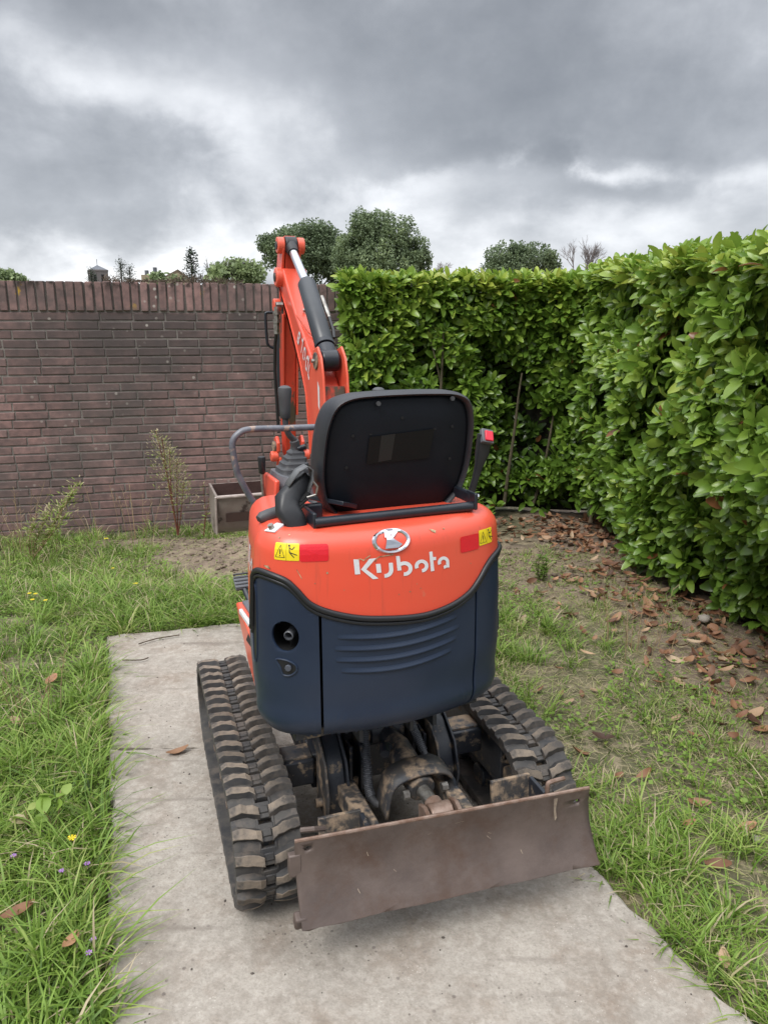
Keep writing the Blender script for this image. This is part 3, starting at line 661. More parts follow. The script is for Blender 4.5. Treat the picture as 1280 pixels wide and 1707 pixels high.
# folded extension plates behind the ends
MB().prism([(-.480, .335), (-.475, .275), (-.505, .275), (-.500, .335)], -.368, -.336).build('folded_extension', M['rust'], blade, IM, bevel=.004)
MB().box((-.350, -.535, .175), (.034, .03, .04), (R(20), 0, 0)).build('hinge_lug', M['rust'], blade, IM, bevel=.006)
MB().tube([(-.33, -.475, .385), (-.30, -.49, .392), (-.27, -.475, .375)], .007, 8).build('lifting_loop', M['rust'], blade, IM)
MB().tube(crom([(.352, -.515, .345), (.353, -.510, .385), (.365, -.508, .392), (.41, -.500, .388)], 5), .0065, 8).build('locking_pin', M['rust_light'], blade, IM)

# ---- house: shared curved surface
HC = -.08
def _outline():
    P = []
    Rr = .773; xa = .235
    for i in range(25): x = xa * i / 24; P.append((x, -.43 + Rr - math.sqrt(Rr * Rr - x * x)))
    a0 = Vector(P[-1]); d0 = Vector((math.sqrt(Rr * Rr - xa * xa), xa)).normalized(); b0 = Vector((.35, -.25))
    c1 = a0 + d0 * .070; c2 = b0 + Vector((0, -.080))
    for i in range(1, 17): t = i / 16; p = a0 * (1 - t) ** 3 + 3 * c1 * t * (1 - t) ** 2 + 3 * c2 * t * t * (1 - t) + b0 * t ** 3; P.append((p.x, p.y))
    for i in range(1, 25): P.append((.35 - .050 * i / 24 - .014 * (i / 24) ** 2, -.25 + .34 * i / 24))
    return P
_o = np.array(_outline()); _s = np.concatenate([[0], np.cumsum(np.hypot(*np.diff(_o, axis=0).T))])
_prof = []
for z, ins in ((.575, .056), (.580, .040), (.590, .025), (.604, .0125), (.622, .004), (.642, -.001), (.662, .002), (.69, .0025), (.75, -.002), (.90, .001), (1.0, .006), (1.075, .012)): _prof.append((z, z, ins))
rr_ = .058
for i in range(1, 10): a = math.pi / 2 * i / 9; _prof.append((1.075 + rr_ * a, 1.075 + rr_ * math.sin(a), .012 + rr_ * (1 - math.cos(a))))
_prof = np.array(_prof); WMAX = float(_prof[-1, 0])
def S0(u, w_, off=0.):
    a = abs(u); x = np.interp(a, _s, _o[:, 0]); y = np.interp(a, _s, _o[:, 1])
    x2 = np.interp(a + .004, _s, _o[:, 0]); y2 = np.interp(a + .004, _s, _o[:, 1]); x1 = np.interp(max(a - .004, 0), _s, _o[:, 0]); y1 = np.interp(max(a - .004, 0), _s, _o[:, 1])
    tx, ty = x2 - x1, y2 - y1; q = math.hypot(tx, ty); nx_, ny_ = ty / q, -tx / q
    z = np.interp(w_, _prof[:, 0], _prof[:, 1]); ins = np.interp(w_, _prof[:, 0], _prof[:, 2]) - off
    s = 1 if u >= 0 else -1
    return Vector((HC + s * (x - nx_ * ins), y - ny_ * ins, z))
def S(u, w_, off=0.):
    if off == 0: return S0(u, w_)
    p = S0(u, w_); e_ = .003
    n_ = (S0(u + e_, w_) - S0(u - e_, w_)).cross(S0(u, min(w_ + e_, WMAX)) - S0(u, w_ - e_)).normalized(); return p + n_ * off
UL = [(-.80, .86), (-.46, .86), (-.445, .93), (-.428, 1.005), (-.40, 1.03), (-.355, 1.033), (-.305, 1.022), (-.275, .998), (-.245, .965), (-.20, .942), (-.13, .922), (-.06, .912), (.02, .905), (.075, .906), (.14, .917), (.195, .938), (.232, .968), (.255, .992), (.285, 1.012), (.33, 1.02), (.40, 1.02), (.428, 1.0), (.445, .93), (.46, .86), (.80, .86)]
_ul = np.array([(v.x, v.y) for v in crom([(a, b, 0) for a, b in UL], 5)])
ulx = np.maximum.accumulate(_ul[:, 0] + np.arange(len(_ul)) * 1e-7)
def trimw(u): return float(np.interp(u, ulx, _ul[:, 1]))
# hood
us = sorted(set(list(np.linspace(-.76, .76, 161)) + [-.46, -.445, -.43, .43, .445, .46]))
mb = MB(); P = []
for k in range(17):
    t = k / 16; row = []
    for u in us: lo = trimw(u); row.append(S(u, lo + (WMAX - lo) * t))
    P.append(row)
mb.grid(P)
top = P[-1]; o_ = len(mb.v)
cap = []
for i in range(len(us)):
    v = top[i]; cap.append(Vector((HC + (v.x - HC) * .55, v.y + .12 if v.y < -.1 else v.y, v.z + .004)))
mb.v += cap; base = (16) * len(us)
for i in range(len(us) - 1): mb.f.append((base + i, base + i + 1, o_ + i + 1, o_ + i))
mb.f.append(tuple(o_ + i for i in range(len(us)))[::-1][::-1])
hood = mb.build('engine_hood', M['orange'], dig, HM, ang=50)
# gasket (two beads)
for off_, r_, dw in ((.004, .0075, -.004), (.001, .0055, -.0175)):
    pts = [S(u, trimw(u) + dw, off_) for u in np.linspace(-.444, .444, 150)]
    o = MB().tube(pts, r_, 10).build('hood_gasket', M['gasket'], dig, HM)
# blue panels
BOT = .5755
def panel(u0, u1, name, holes=(), gap=.0, extra=None):
    top_ = [(u, trimw(u) - .024) for u in np.linspace(u1, u0, 40)]
    bot_ = [(u, BOT) for u in np.linspace(u0, u1, 20)]
    o = sheet(bot_ + top_, holes, .018, lambda a, b: S(a, b)).build(name, M['navy'], dig, HM, solid=.006, bevel=.0022, fix=False, ang=35)
    return o
door = panel(-.2165, .2165, 'engine_door')
hole = circ(-.309, .873, .0365, .0395, 30)[::-1]; pocket = crom([(-.333, .810, 0), (-.305, .811, 0), (-.283, .800, 0), (-.281, .785, 0), (-.296, .772, 0), (-.315, .772, 0), (-.322, .790, 0)], 4, True)
cl = panel(-.442, -.2235, 'corner_panel', [hole])
crp = panel(.2235, .442, 'corner_panel')
# left pocket recess edges, side recess, exhaust
MB().tube([S(p.x, p.y, .0015) for p in pocket + [pocket[0]]], .0026, 6).build('bolt_pocket', M['navy'], cl, IM)
sheet([(p.x, p.y) for p in pocket][::-1], (), .02, lambda a, b: S(a, b, .0012)).build('pocket_floor', M['gasket'], cl, IM)
MB().tube([S(-.300, .793, .002), S(-.300, .793, .009)], .0085, 8).build('bolt', M['navy_dusty'], cl, IM, bevel=.001)
MB().tube([S(-.309, .873, -.010), S(-.309, .873, -.075)], [.044, .050], 28, cap=False).build('exhaust_recess', M['void'], dig, HM)
mb = MB(); n_ = (S(-.309, .873, .01) - S(-.309, .873)).normalized(); q0 = S(-.306, .868)
ring = []
for (r1, d) in ((.0125, -.075), (.0125, -.022), (.0098, -.020), (.009, -.05)):
    row = []
    u_ = n_.cross(Vector((0, 0, 1))).normalized(); w_ = u_.cross(n_)
    for j in range(20): a = 2 * math.pi * j / 20; row.append(q0 + n_ * (d + .004) + u_ * math.cos(a) * r1 + w_ * math.sin(a) * r1)
    ring.append(row)
mb.grid(ring, closed=True); mb.build('exhaust_pipe', M['grey_plastic'], dig, HM)
rc = crom([(-.424, .985, 0), (-.408, .955, 0), (-.404, .88, 0), (-.408, .80, 0), (-.420, .775, 0), (-.432, .80, 0), (-.436, .88, 0), (-.434, .955, 0)], 5, True)
sheet([(p.x, p.y) for p in rc][::-1], (), .02, lambda a, b: S(a, b, .0008)).build('side_recess', M['gasket'], cl, IM, fix=False)
MB().tube([S(p.x, p.y, .0005) for p in rc + [rc[0]]], .0022, 6).build('recess_rim', M['navy'], cl, IM)
# right pocket
for pk in ([(.375, .825), (.398, .81), (.398, .77), (.370, .772)],):
    pp = crom([(a, b, 0) for a, b in pk], 4, True); sheet([(p.x, p.y) for p in pp], (), .02, lambda a, b: S(a, b, .001)).build('bolt_pocket', M['gasket'], crp, IM)
    MB().tube([S(p.x, p.y, .001) for p in pp + [pp[0]]], .0022, 6).build('pocket_rim', M['navy'], crp, IM)
# ribs pressed in the door
for k, (wc, ua, ub) in enumerate(((.868, -.178, .150), (.838, -.186, .160), (.808, -.184, .150), (.778, -.170, .135))):
    P = []
    for i in range(41):
        t = i / 40; u = ua + (ub - ua) * t; h = math.sin(math.pi * t) ** .45 * .0060; wv = wc - .012 * math.sin(math.pi * t) + .006 * t
        P.append([S(u, wv + d, hh * h + .0003) for d, hh in ((-.0035, 0), (-.0028, .8), (-.001, 1), (.0015, .8), (.005, .3), (.010, 0))])
    mb = MB().grid(P); mb.build('pressed_rib', M['navy'], door, IM, ang=80, fix=False)
# side frame panels below the orange side, with slots
for sg in (-1, 1):
    P = [[S(sg * u, w_) for u in np.linspace(.4445, .76, 16)] for w_ in (.577, .59, .61, .66, .75, .852)]
    o = MB().grid(P).build('side_frame', M['navy_dusty'], dig, HM, solid=.006 if sg > 0 else -.006, fix=False)
    for (uu, ww) in ((.53, .70), (.475, .665)):
        sheet([(sg * (uu + a), ww + b) for a, b in ((-.008, -.018), (.004, -.026), (.009, -.004), (.003, .022), (-.006, .012))], (), 0, lambda a, b: S(a, b, .0015)).build('slot', M['void'], o, IM)
# inner body (engine bay) so nothing shines through
mb = MB(); mb.box((HC, -.12, .80), (.54, .40, .40)); mb.build('engine_bay', M['void'], dig, HM)
mb = MB(); mb.box((HC, -.12, .572), (.54, .42, .03)); mb.tube([(HC + .08, .2, .50), (HC + .08, .2, .60)], .21, 36); mb.build('turntable', M['grimy'], dig, HM, bevel=.004)
for xq in (-.17, -.02, .05): MB().box((xq, -.27, .545), (.012, .14, .05)).build('frame_rib', M['grimy'], dig, HM, bevel=.002)
# floor deck at the left
o = MB().hexa([(-.365, .02, .50), (.22, .02, .50), (.22, .30, .50), (-.335, .30, .50)], [(-.385, .0, .725), (.22, .0, .725), (.22, .30, .725), (-.368, .30, .725)]).build('floor_deck', M['orange_faded'], dig, HM, bevel=.008)
MB().box((-.08, .155, .728), (.54, .25, .012)).build('rubber_mat', M['grey_plastic'], o, IM, bevel=.003)
MB().box((-.370, .12, .731), (.012, .16, .016), (0, 0, .02)).build('worn_edge', M['white'], o, IM, bevel=.003)
MB().box((-.372, .03, .70), (.022, .05, .03), (.2, .3, .2)).build('side_catch', M['black'], o, IM, bevel=.004)
pd = MB().box((-.318, .42, .745), (.055, .055, .014), (R(38), 0, 0)).build('foot_pedal', M['grey_plastic'], dig, HM, bevel=.004)
for k in range(5): MB().box((-.318, .42 - .022 + .011 * k, .754 - .017 + .0085 * k), (.053, .004, .006), (R(38), 0, 0)).build('pedal_rib', M['charcoal'], pd, IM)
MB().tube([(-.318, .42, .74), (-.30, .30, .66)], .01, 8).build('pedal_stem', M['black_metal'], pd, IM)

# ---- decals (mapped on the hood)
def px(a, b): return (-.134 + (a - 593) * .001662, 1.09 - .0014 * (b - 928) - (a - 503) * .000157)
def zpx(a, b): return px(580 + a / 6.4, 860 + b / 6.4)
def decal(polys, name, mat, parent=hood, off=.0012, f=None, dice=.012, frame=IM):
    mb = MB()
    for P in polys:
        q = sheet(P, (), dice, f or (lambda a, b: S(a, b, off))); mb.add(q.v, q.f)
    return mb.build(name, M[mat], parent, frame, smooth=False, fix=False)
def arc(cx_, cy_, r, a0, a1, n=14): return [(cx_ + r * math.cos(R(a0 + (a1 - a0) * i / n)), cy_ - r * math.sin(R(a0 + (a1 - a0) * i / n))) for i in range(n + 1)]
W_ = 46
K = [[(78, 487), (130, 485), (140, 653), (90, 658)], [(232, 478), (300, 468), (200, 598), (318, 702), (262, 710), (148, 600)],
     [(294, 536), (340, 532), (348, 634), (302, 638)],
     stroke([(443, 523), (447, 600)] + arc(378, 605, 68, -10, -92, 10), 42),
     [(498, 448), (536, 446), (552, 612), (510, 616)],
     stroke([(540, 540)] + arc(583, 594, 64, 100, -98, 18), 42),
     stroke(arc(768, 572, 56, 205, -88, 22), 40),
     [(857, 411), (893, 408), (910, 638), (870, 642)], [(893, 474), (933, 474), (933, 512), (895, 512)],
     stroke(arc(1020, 545, 50, 205, 0, 18) + [(1071, 612)], 38),
     stroke(arc(1018, 566, 40, -30, -85, 6), 36)]
def fixccw(P):
    a = sum(P[i][0] * P[(i + 1) % len(P)][1] - P[(i + 1) % len(P)][0] * P[i][1] for i in range(len(P))); return P if a > 0 else P[::-1]
decal([fixccw([zpx(*p) for p in P]) for P in K], 'brand_lettering', 'white')
# chrome emblem
ec, ew, ea, eb = -.034, 1.103, .046, .0285
ring_o = []
P = []
for i in range(49):
    a = 2 * math.pi * i / 48; P.append([S(ec + (ea + d * .006) * math.cos(a), ew + (eb + d * .0045) * math.sin(a), h) for d, h in ((-1, .0008), (-.6, .0040), (.2, .0055), (1, .0008))])
emb = MB().grid(P).build('emblem_ring', M['chrome'], dig, HM, fix=False)
def ez(a, b): return (ec + (a - 541) / 178 * ea, ew - (b - 218) / 108 * eb)
for P in ([(478, 130), (512, 120), (540, 205), (487, 212)], [(478, 130), (610, 132), (585, 150), (470, 190)], [(590, 140), (625, 135), (552, 200), (505, 200)], [(487, 205), (552, 203), (640, 262), (600, 288), (462, 288)]):
    decal([fixccw([ez(*p) for p in P])], 'emblem_letter', 'chrome', emb, .0045)
# warning stickers and reflectors
decal([rrect(-.336, 1.066, -.268, 1.108, .003)], 'warning_sticker', 'yellow')
yl = bpy.data.objects[-1] if False else [o for o in hood.children if o.name.startswith('warning_sticker')][-1]
def line(P, wd, cl_=False): return [fixccw(stroke([P[i], P[(i + 1) % len(P)]], wd)) for i in range(len(P) if cl_ else len(P) - 1)]
def sticker_art(x0, w0, par, wd=.0012, full=True):
    A = line([(x0 + .004, w0 + .007), (x0 + .030, w0 + .007), (x0 + .017, w0 + .036)], wd, True) + line([(x0 + .017, w0 + .026), (x0 + .017, w0 + .015)], .0028) + line([(x0 + .017, w0 + .0125), (x0 + .017, w0 + .0100)], .0026)
    if full: A += line([(x0 + .042, w0 + .034), (x0 + .043, w0 + .020), (x0 + .055, w0 + .008)], .0022) + line([(x0 + .043, w0 + .030), (x0 + .050, w0 + .027), (x0 + .056, w0 + .034)], .0020) + line([(x0 + .044, w0 + .020), (x0 + .063, w0 + .014)], .002) + [fixccw(circ(x0 + .0415, w0 + .0365, .0025, n=10))] + line([(x0 + .034, w0), (x0 + .034, w0 + .042)], .0006)
    decal(A, 'warning_print', 'ink', par, .0018)
sticker_art(-.336, 1.066, yl)
decal([rrect(-.267, 1.064, -.196, 1.106, .006)], 'reflector', 'reflector')
decal([rrect(.166, 1.043, .232, 1.085, .006)], 'reflector', 'reflector')
decal([rrect(.234, 1.050, .292, 1.091, .003)], 'warning_sticker', 'yellow')
yr = [o for o in hood.children if o.name.startswith('warning_sticker')][-1]
sticker_art(.233, 1.049, yr)
# scratches, chips and drip marks
decal([fixccw(stroke([zpx(*p) for p in P], .0022)) for P in ([(120, 485), (150, 480), (175, 497), (200, 470), (240, 440)], [(285, 515), (310, 465), (330, 452), (400, 440), (475, 428)])], 'scratch', 'chip', off=.0016)
decal([fixccw([zpx(*p) for p in [(890, 140), (930, 150), (965, 165), (950, 195), (915, 175)]])], 'chip_mark', 'chip')
decal([fixccw([(-.375 + a, 1.045 + b) for a, b in ((0, 0), (.02, .002), (.028, -.006), (.012, -.004))]), fixccw(stroke([(-.275, 1.045), (-.262, 1.022)], .0015))], 'scratch', 'chip')
for (u, w_, s_) in ((-.20, 1.035, .0035), (-.02, .965, .002), (.01, .968, .0025), (.04, .972, .002), (.03, .985, .0015), (-.23, 1.01, .002), (.12, 1.115, .003), (-.33, 1.12, .004), (-.30, 1.13, .003), (.20, 1.01, .002), (-.10, 1.06, .0015), (-.16, .99, .0018)):
    decal([fixccw([(u + s_ * random.uniform(.5, 1.3) * math.cos(a), w_ + s_ * random.uniform(.4, 1) * math.sin(a)) for a in (0, 1, 2, 3, 4, 5)])], 'chip_mark', 'chip')
# model number on the left side
def sidetxt(u0, w0, h, glyphs):
    A = []; x = 0
    for g_ in glyphs:
        gw = h * .62
        sh = {'U': [[(0, 1), (0, .15), (.15, 0), (.85, 0), (1, .15), (1, 1)]], '1': [[(.5, 0), (.5, 1)]], '0': [[(.1, 0), (.9, 0), (1, .1), (1, .9), (.9, 1), (.1, 1), (0, .9), (0, .1), (.1, 0)]], '-': [[(.1, .45), (.9, .45)]], '3': [[(0, .7), (.8, .7), (1, .6), (.8, .38), (.3, .38), (.8, .35), (1, .15), (.8, 0), (0, 0)]]}[g_]
        for P in sh: A += line([(u0 + x + a * gw * .8, w0 + b * h) for a, b in P], h * .20)
        x += gw * (1.15 if g_ not in '1-' else .8)
    decal(A, 'model_number', 'white', hood, .0018)
sidetxt(-.635, .985, .060, 'U10-3')
# white bracket / work-light foot at hood's left shoulder
o = MB().hexa([S(-.405, 1.125), S(-.355, 1.13), S(-.35, 1.163), S(-.40, 1.160)], [S(-.405, 1.125, .006), S(-.355, 1.13, .006), S(-.35, 1.163, .008), S(-.40, 1.160, .008)]).build('shoulder_plate', M['white'], dig, HM, bevel=.002)
MB().tube([S(-.385, 1.14, .004), S(-.385, 1.14, .014)], .008, 6).build('bolt', M['steel'], o, IM)

# ---- seat
def outline(hw, zs=0, sc=1.):
    Hh = [(0, 1.106), (.10, 1.107), (.150, 1.114), (.180, 1.140), (.203, 1.175), (.215, 1.24), (.214, 1.32), (.206, 1.380), (.186, 1.424), (.145, 1.444), (.075, 1.449), (0, 1.450)]
    P = [(a, 0, b) for a, b in Hh] + [(-a, 0, b) for a, b in Hh[-2:0:-1]]
    q = crom(P, 4, True); cz = 1.285
    return [(-.030 + v.x * sc * (1 + hw), cz + (v.z - cz) * sc) for v in q]
def seatY(z, d=0): return -.222 - (z - 1.12) * .24 + d
def ringpts(sc, d, hw=0): return [Vector((x, seatY(z, d), z)) for x, z in outline(hw, 0, sc)]
# shell (back of the backrest) - shallow dish
mb = MB(); rings = [ringpts(.945, .014), ringpts(.915, .004), ringpts(.885, .000), ringpts(.55, -.009), ringpts(.2, -.011)]
mb.grid(rings, closed=True); o_ = len(mb.v); mb.v.append(Vector((-.03, seatY(1.285, -.011), 1.285))); nn = len(rings[0])
for j in range(nn): mb.f.append((o_ - nn + j, o_ - nn + (j + 1) % nn, o_))
seat = MB()
srings = [ringpts(.935, .012), ringpts(.945, -.008), ringpts(.972, -.012), ringpts(.995, -.004), ringpts(1.012, .02), ringpts(1.012, .055), ringpts(.98, .088), ringpts(.90, .105), ringpts(.5, .11)]
seat.grid(srings, closed=True); seat.f.append(tuple(len(seat.v) - nn + j for j in range(nn)))
bk = seat.build('backrest_cushion', M['vinyl'], dig, HM, ang=80)
sh = mb.build('backrest_shell', M['seat_shell'], dig, HM, ang=50)
for (u_, z_) in ((-.165, 1.345), (-.118, 1.348), (-.176, 1.262), (-.035, 1.385), (.062, 1.352), (.112, 1.355), (.118, 1.265)):
    y_ = seatY(z_, -.0085); MB().tube([(u_, y_, z_), (u_, y_ - .001, z_)], .0042, 10).build('screw_hole', M['void'], sh, IM)
for (u_, z_) in ((-.105, 1.425), (.10, 1.43)):
    y_ = seatY(z_, -.012); MB().tube([(u_, y_ + .004, z_), (u_, y_ - .002, z_)], .006, 8).build('trim_stud', M['charcoal'], bk, IM)
mb = MB(); P = [(-.122, 1.340), (.058, 1.352), (.052, 1.272), (-.124, 1.268)]
mb.add([(x, seatY(z, -.0136), z) for x, z in P], [(0, 1, 2, 3)]); mb.build('glue_patch', M['patch'], sh, IM)
MB().add([(x, seatY(z, -.0140), z) for x, z in [(-.09, 1.342), (-.052, 1.345), (-.056, 1.275), (-.092, 1.272)]], [(0, 1, 2, 3)]).build('glue_patch', M['gasket'], sh, IM)
# seat pan + base
MB().box((-.03, .06, 1.10), (.40, .36, .08), (R(-4), 0, 0)).build('seat_cushion', M['vinyl'], dig, HM, bevel=.03, seg=4)
MB().box((-.03, -.05, 1.045), (.36, .36, .03)).build('seat_rail', M['black_metal'], dig, HM, bevel=.004)
bar = MB().tube([(-.286, -.335, 1.146), (.150, -.335, 1.146)], .0125, 16).build('seat_back_bar', M['black_metal'], dig, HM)
MB().box((-.065, -.318, 1.140), (.43, .030, .010)).build('bar_flange', M['black_metal'], bar, IM, bevel=.002)
MB().box((.156, -.325, 1.160), (.010, .050, .045)).build('end_bracket', M['black_metal'], bar, IM, bevel=.003)
MB().box((.158, -.26, 1.165), (.016, .12, .030)).build('end_bracket', M['black_metal'], bar, IM, bevel=.004)
MB().tube([(.160, -.335, 1.172), (.169, -.335, 1.172)], .007, 6).build('bolt', M['chrome'], bar, IM)
MB().box((-.285, -.29, 1.150), (.010, .10, .040)).build('end_bracket', M['black_metal'], bar, IM, bevel=.003)
MB().box((-.262, -.245, 1.150), (.050, .02, .045)).build('slide_bracket', M['black_metal'], dig, HM, bevel=.006)
MB().box((-.20, -.22, 1.165), (.06, .12, .012), (0, R(18), R(30))).build('slide_bracket', M['black_metal'], dig, HM, bevel=.002)
# belt retractor boot (left)
def loft(secs, name, mat, parent, frame, **k):
    return MB().grid([[Vector(p) for p in s] for s in secs]).build(name, mat, parent, frame, **k)
def ringat(c, ax, up, w_, h, r=.3, n=16, pw=3.2):
    c = Vector(c); ax = Vector(ax).normalized(); up = Vector(up); u = ax.cross(up).normalized(); v = u.cross(ax)
    out = []
    for j in range(n):
        a = 2 * math.pi * j / n; ca, sa = math.cos(a), math.sin(a)
        out.append(c + u * w_ / 2 * math.copysign(abs(ca) ** (2 / pw), ca) + v * h / 2 * math.copysign(abs(sa) ** (2 / pw), sa))
    return out
def body(seq, name, mat, parent=dig, frame=HM, up=(0, 1, 0), n=16):
    mb = MB(); rows = []
    for i, (c, w_, h) in enumerate(seq):
        a = Vector(seq[min(i + 1, len(seq) - 1)][0]) - Vector(seq[max(i - 1, 0)][0]); rows.append(ringat(c, a, up, w_, h, n=n))
    mb.grid(rows, closed=True); k = len(rows[0]); mb.f.append(tuple(range(k))); mb.f.append(tuple(len(mb.v) - k + j for j in range(k))[::-1])
    return mb.build(name, mat, parent, frame, ang=50)
rt = body([((-.318, -.285, 1.122), .056, .054), ((-.322, -.280, 1.142), .058, .056), ((-.334, -.268, 1.166), .062, .058), ((-.330, -.250, 1.188), .060, .052), ((-.308, -.238, 1.206), .054, .044), ((-.280, -.228, 1.224), .048, .036), ((-.266, -.222, 1.234), .044, .026)], 'belt_retractor', M['black'])
for k in range(4):
    MB().box((-.318 + .010 * k, -.286 + .008 * k, 1.160 + .0115 * k), (.032, .020, .0048), (0, R(-36), R(12))).build('vent_slot', M['void'], rt, IM)
bl_ = MB().grid([[(-.328, -.262, 1.225), (-.328, -.225, 1.225)], [(-.300, -.265, 1.262), (-.30, -.225, 1.262)], [(-.276, -.262, 1.272), (-.276, -.222, 1.272)], [(-.262, -.262, 1.262), (-.262, -.222, 1.262)], [(-.262, -.264, 1.235), (-.262, -.224, 1.235)], [(-.275, -.266, 1.205), (-.275, -.226, 1.205)]]).build('seatbelt_strap', M['webbing'], dig, HM, solid=.003)
MB().tube([(-.268, -.275, 1.235), (-.258, -.277, 1.222), (-.262, -.277, 1.202), (-.285, -.275, 1.196)], .003, 6).build('strap_loop', M['steel'], bl_, IM)
MB().tube([(-.392, -.20, 1.128), (-.390, -.198, 1.130), (-.382, -.196, 1.134), (-.365, -.195, 1.138), (-.335, -.19, 1.142)], [.004, .012, .0165, .018, .019], 18).build('rubber_boot', M['charcoal'], dig, HM)
# belt buckle (right)
bs = body([((.245, -.16, 1.13), .022, .014), ((.262, -.155, 1.175), .020, .014), ((.276, -.15, 1.215), .026, .018), ((.285, -.15, 1.25), .042, .026), ((.292, -.15, 1.305), .044, .028)], 'belt_buckle', M['black'])
MB().box((.293, -.160, 1.300), (.038, .014, .042), (R(-30), R(12), 0)).build('buckle_frame', M['grey_plastic'], bs, IM, bevel=.002)
MB().box((.296, -.1665, 1.302), (.026, .010, .030), (R(-30), R(12), 0)).build('release_button', M['buckle_red'], bs, IM, bevel=.002)
# ---- controls at the left of the seat
body([((-.215, .20, 1.02), .11, .20), ((-.208, .20, 1.12), .10, .19), ((-.200, .20, 1.162), .095, .17)], 'control_console', M['grey_plastic'], n=24)
MB().box((-.268, .17, 1.095), (.016, .14, .14), (0, R(5), 0)).build('console_side_plate', M['orange'], dig, HM, bevel=.006)
MB().tube([(-.272, .105, 1.115), (-.272, .096, 1.115)], .008, 6).build('bolt', M['steel'], dig, HM)
bt = MB()
for k in range(6):
    t = k / 5; w0 = .108 * (1 - t) + .040 * t; z0 = 1.158 + .014 * k
    for (dz, kk) in ((0, 1.), (.008, .98), (.010, .86)):
        pass
rows = []
for k in range(6):
    t = k / 5; w0 = .112 * (1 - t) + .036 * t; z0 = 1.158 + .0155 * k; cx0 = -.188 + .004 * k
    for dz, kk in ((0, 1.), (.0075, .98), (.0105, .84)): rows.append(ringat((cx0, .205 + .002 * k, z0 + dz), (0, 0, 1), (0, 1, 0), w0 * kk, w0 * kk * 1.1, n=20, pw=5))
bt.grid(rows, closed=True); bt.f.append(tuple(len(bt.v) - 20 + j for j in range(20)))
boot = bt.build('lever_boot', M['charcoal'], dig, HM, ang=40)
def lever(P, knob0, knob1, rs, name='control_lever'):
    o = MB().tube(crom(P, 8), rs, 12).build(name, M['charcoal'], dig, HM)
    a, b = Vector(knob0), Vector(knob1); q = []
    prof = ((0, .013), (.03, .0155), (.25, .0165), (.6, .019), (.82, .0215), (.93, .0195), (.985, .012), (1, .003))
    MB().tube([a.lerp(b, t) for t, r_ in prof], [r_ for t, r_ in prof], 18).build('grip', M['charcoal'], o, IM)
    return o
lever([(-.170, .21, 1.235), (-.176, .205, 1.262), (-.195, .202, 1.285), (-.205, .20, 1.315), (-.205, .20, 1.345)], (-.205, .20, 1.335), (-.204, .20, 1.435), .0095)
MB().tube([(-.168, .21, 1.225), (-.178, .207, 1.265)], .0145, 14).build('lever_collar', M['charcoal'], dig, HM, bevel=.003)
MB().tube([(-.168, .20, 1.238), (-.145, .195, 1.245)], .009, 10).build('lever_switch', M['black_metal'], dig, HM)
lever([(.105, .22, 1.20), (.103, .21, 1.28), (.103, .20, 1.34)], (.103, .20, 1.325), (.103, .20, 1.420), .0095)
# small blade lever
sl = MB().tube([(-.280, .20, 1.06), (-.285, .20, 1.155), (-.284, .20, 1.18)], .0055, 10).build('small_lever', M['steel'], dig, HM)
MB().tube([(-.2845, .20, 1.168), (-.284, .20, 1.172), (-.284, .20, 1.218), (-.284, .20, 1.222)], [.007, .010, .0125, .011], 14).build('lever_knob', M['black'], sl, IM, bevel=.001)
# grab rail
rl = crom([(-.112, .15, 1.310), (-.22, .15, 1.312), (-.325, .15, 1.314), (-.360, .15, 1.304), (-.380, .15, 1.278), (-.378, .15, 1.235), (-.370, .15, 1.188), (-.350, .15, 1.140), (-.328, .15, 1.098), (-.312, .15, 1.083), (-.285, .15, 1.080), (-.25, .15, 1.080)], 6)
MB().tube(rl, .0098, 14).build('grab_rail', M['rail'], dig, HM)
rl2 = [Vector((-.06 - (v.x + .06), v.y, v.z)) for v in rl]
MB().tube(rl2, .0098, 14).build('grab_rail', M['rail'], dig, HM)
# right console
body([((.17, .20, 1.00), .12, .20), ((.165, .20, 1.12), .12, .19), ((.155, .20, 1.16), .10, .17)], 'control_console', M['grey_plastic'], n=24)

# ---- boom, arm, bucket  (frame BM)
boomP = [(.90, 1.865), (.955, 1.80), (.735, 1.64), (.62, 1.53), (.525, 1.423), (.445, 1.319), (.42, 1.20), (.40, 1.08), (.36, .85), (.24, .62), (.06, .50), (-.08, .52), (-.10, .62), (.04, .80), (.13, 1.0), (.17, 1.15), (.186, 1.269), (.215, 1.353), (.318, 1.449), (.466, 1.55), (.615, 1.655), (.786, 1.80), (.84, 1.86)]
boom = MB().prism(boomP, -.052, .052).build('boom', M['orange'], dig, BS, bevel=.010, seg=3)
# flanges proud of the box: lighter left edge strips
for sg in (-1, 1):
    MB().prism([(.945, 1.815), (.735, 1.64), (.62, 1.53), (.525, 1.423), (.445, 1.319), (.42, 1.20), (.40, 1.08), (.415, 1.08), (.432, 1.20), (.462, 1.325), (.538, 1.44), (.632, 1.543), (.745, 1.655), (.955, 1.825)], sg * .053 - .004, sg * .053 + .004).build('flange', M['orange_faded'], boom, IM, bevel=.002)
for sg in (-1, 1):
    x_ = sg * .060
    pl = MB().prism([(.125, 1.02), (.135, 1.30), (.150, 1.42), (.175, 1.49), (.225, 1.53), (.285, 1.515), (.315, 1.47), (.36, 1.40), (.30, 1.25), (.27, 1.02)], x_ - .006, x_ + .006).build('cylinder_bracket', M['orange_faded'], boom, IM, bevel=.003)
    MB().tube([(x_ + sg * .006, .238, 1.475), (x_ + sg * .014, .238, 1.475)], .033, 20).build('pin_washer', M['muddy'], pl, IM, bevel=.002)
    MB().tube([(x_ + sg * .014, .238, 1.475), (x_ + sg * .030, .238, 1.475)], .009, 6).build('grease_bolt', M['steel'], pl, IM)
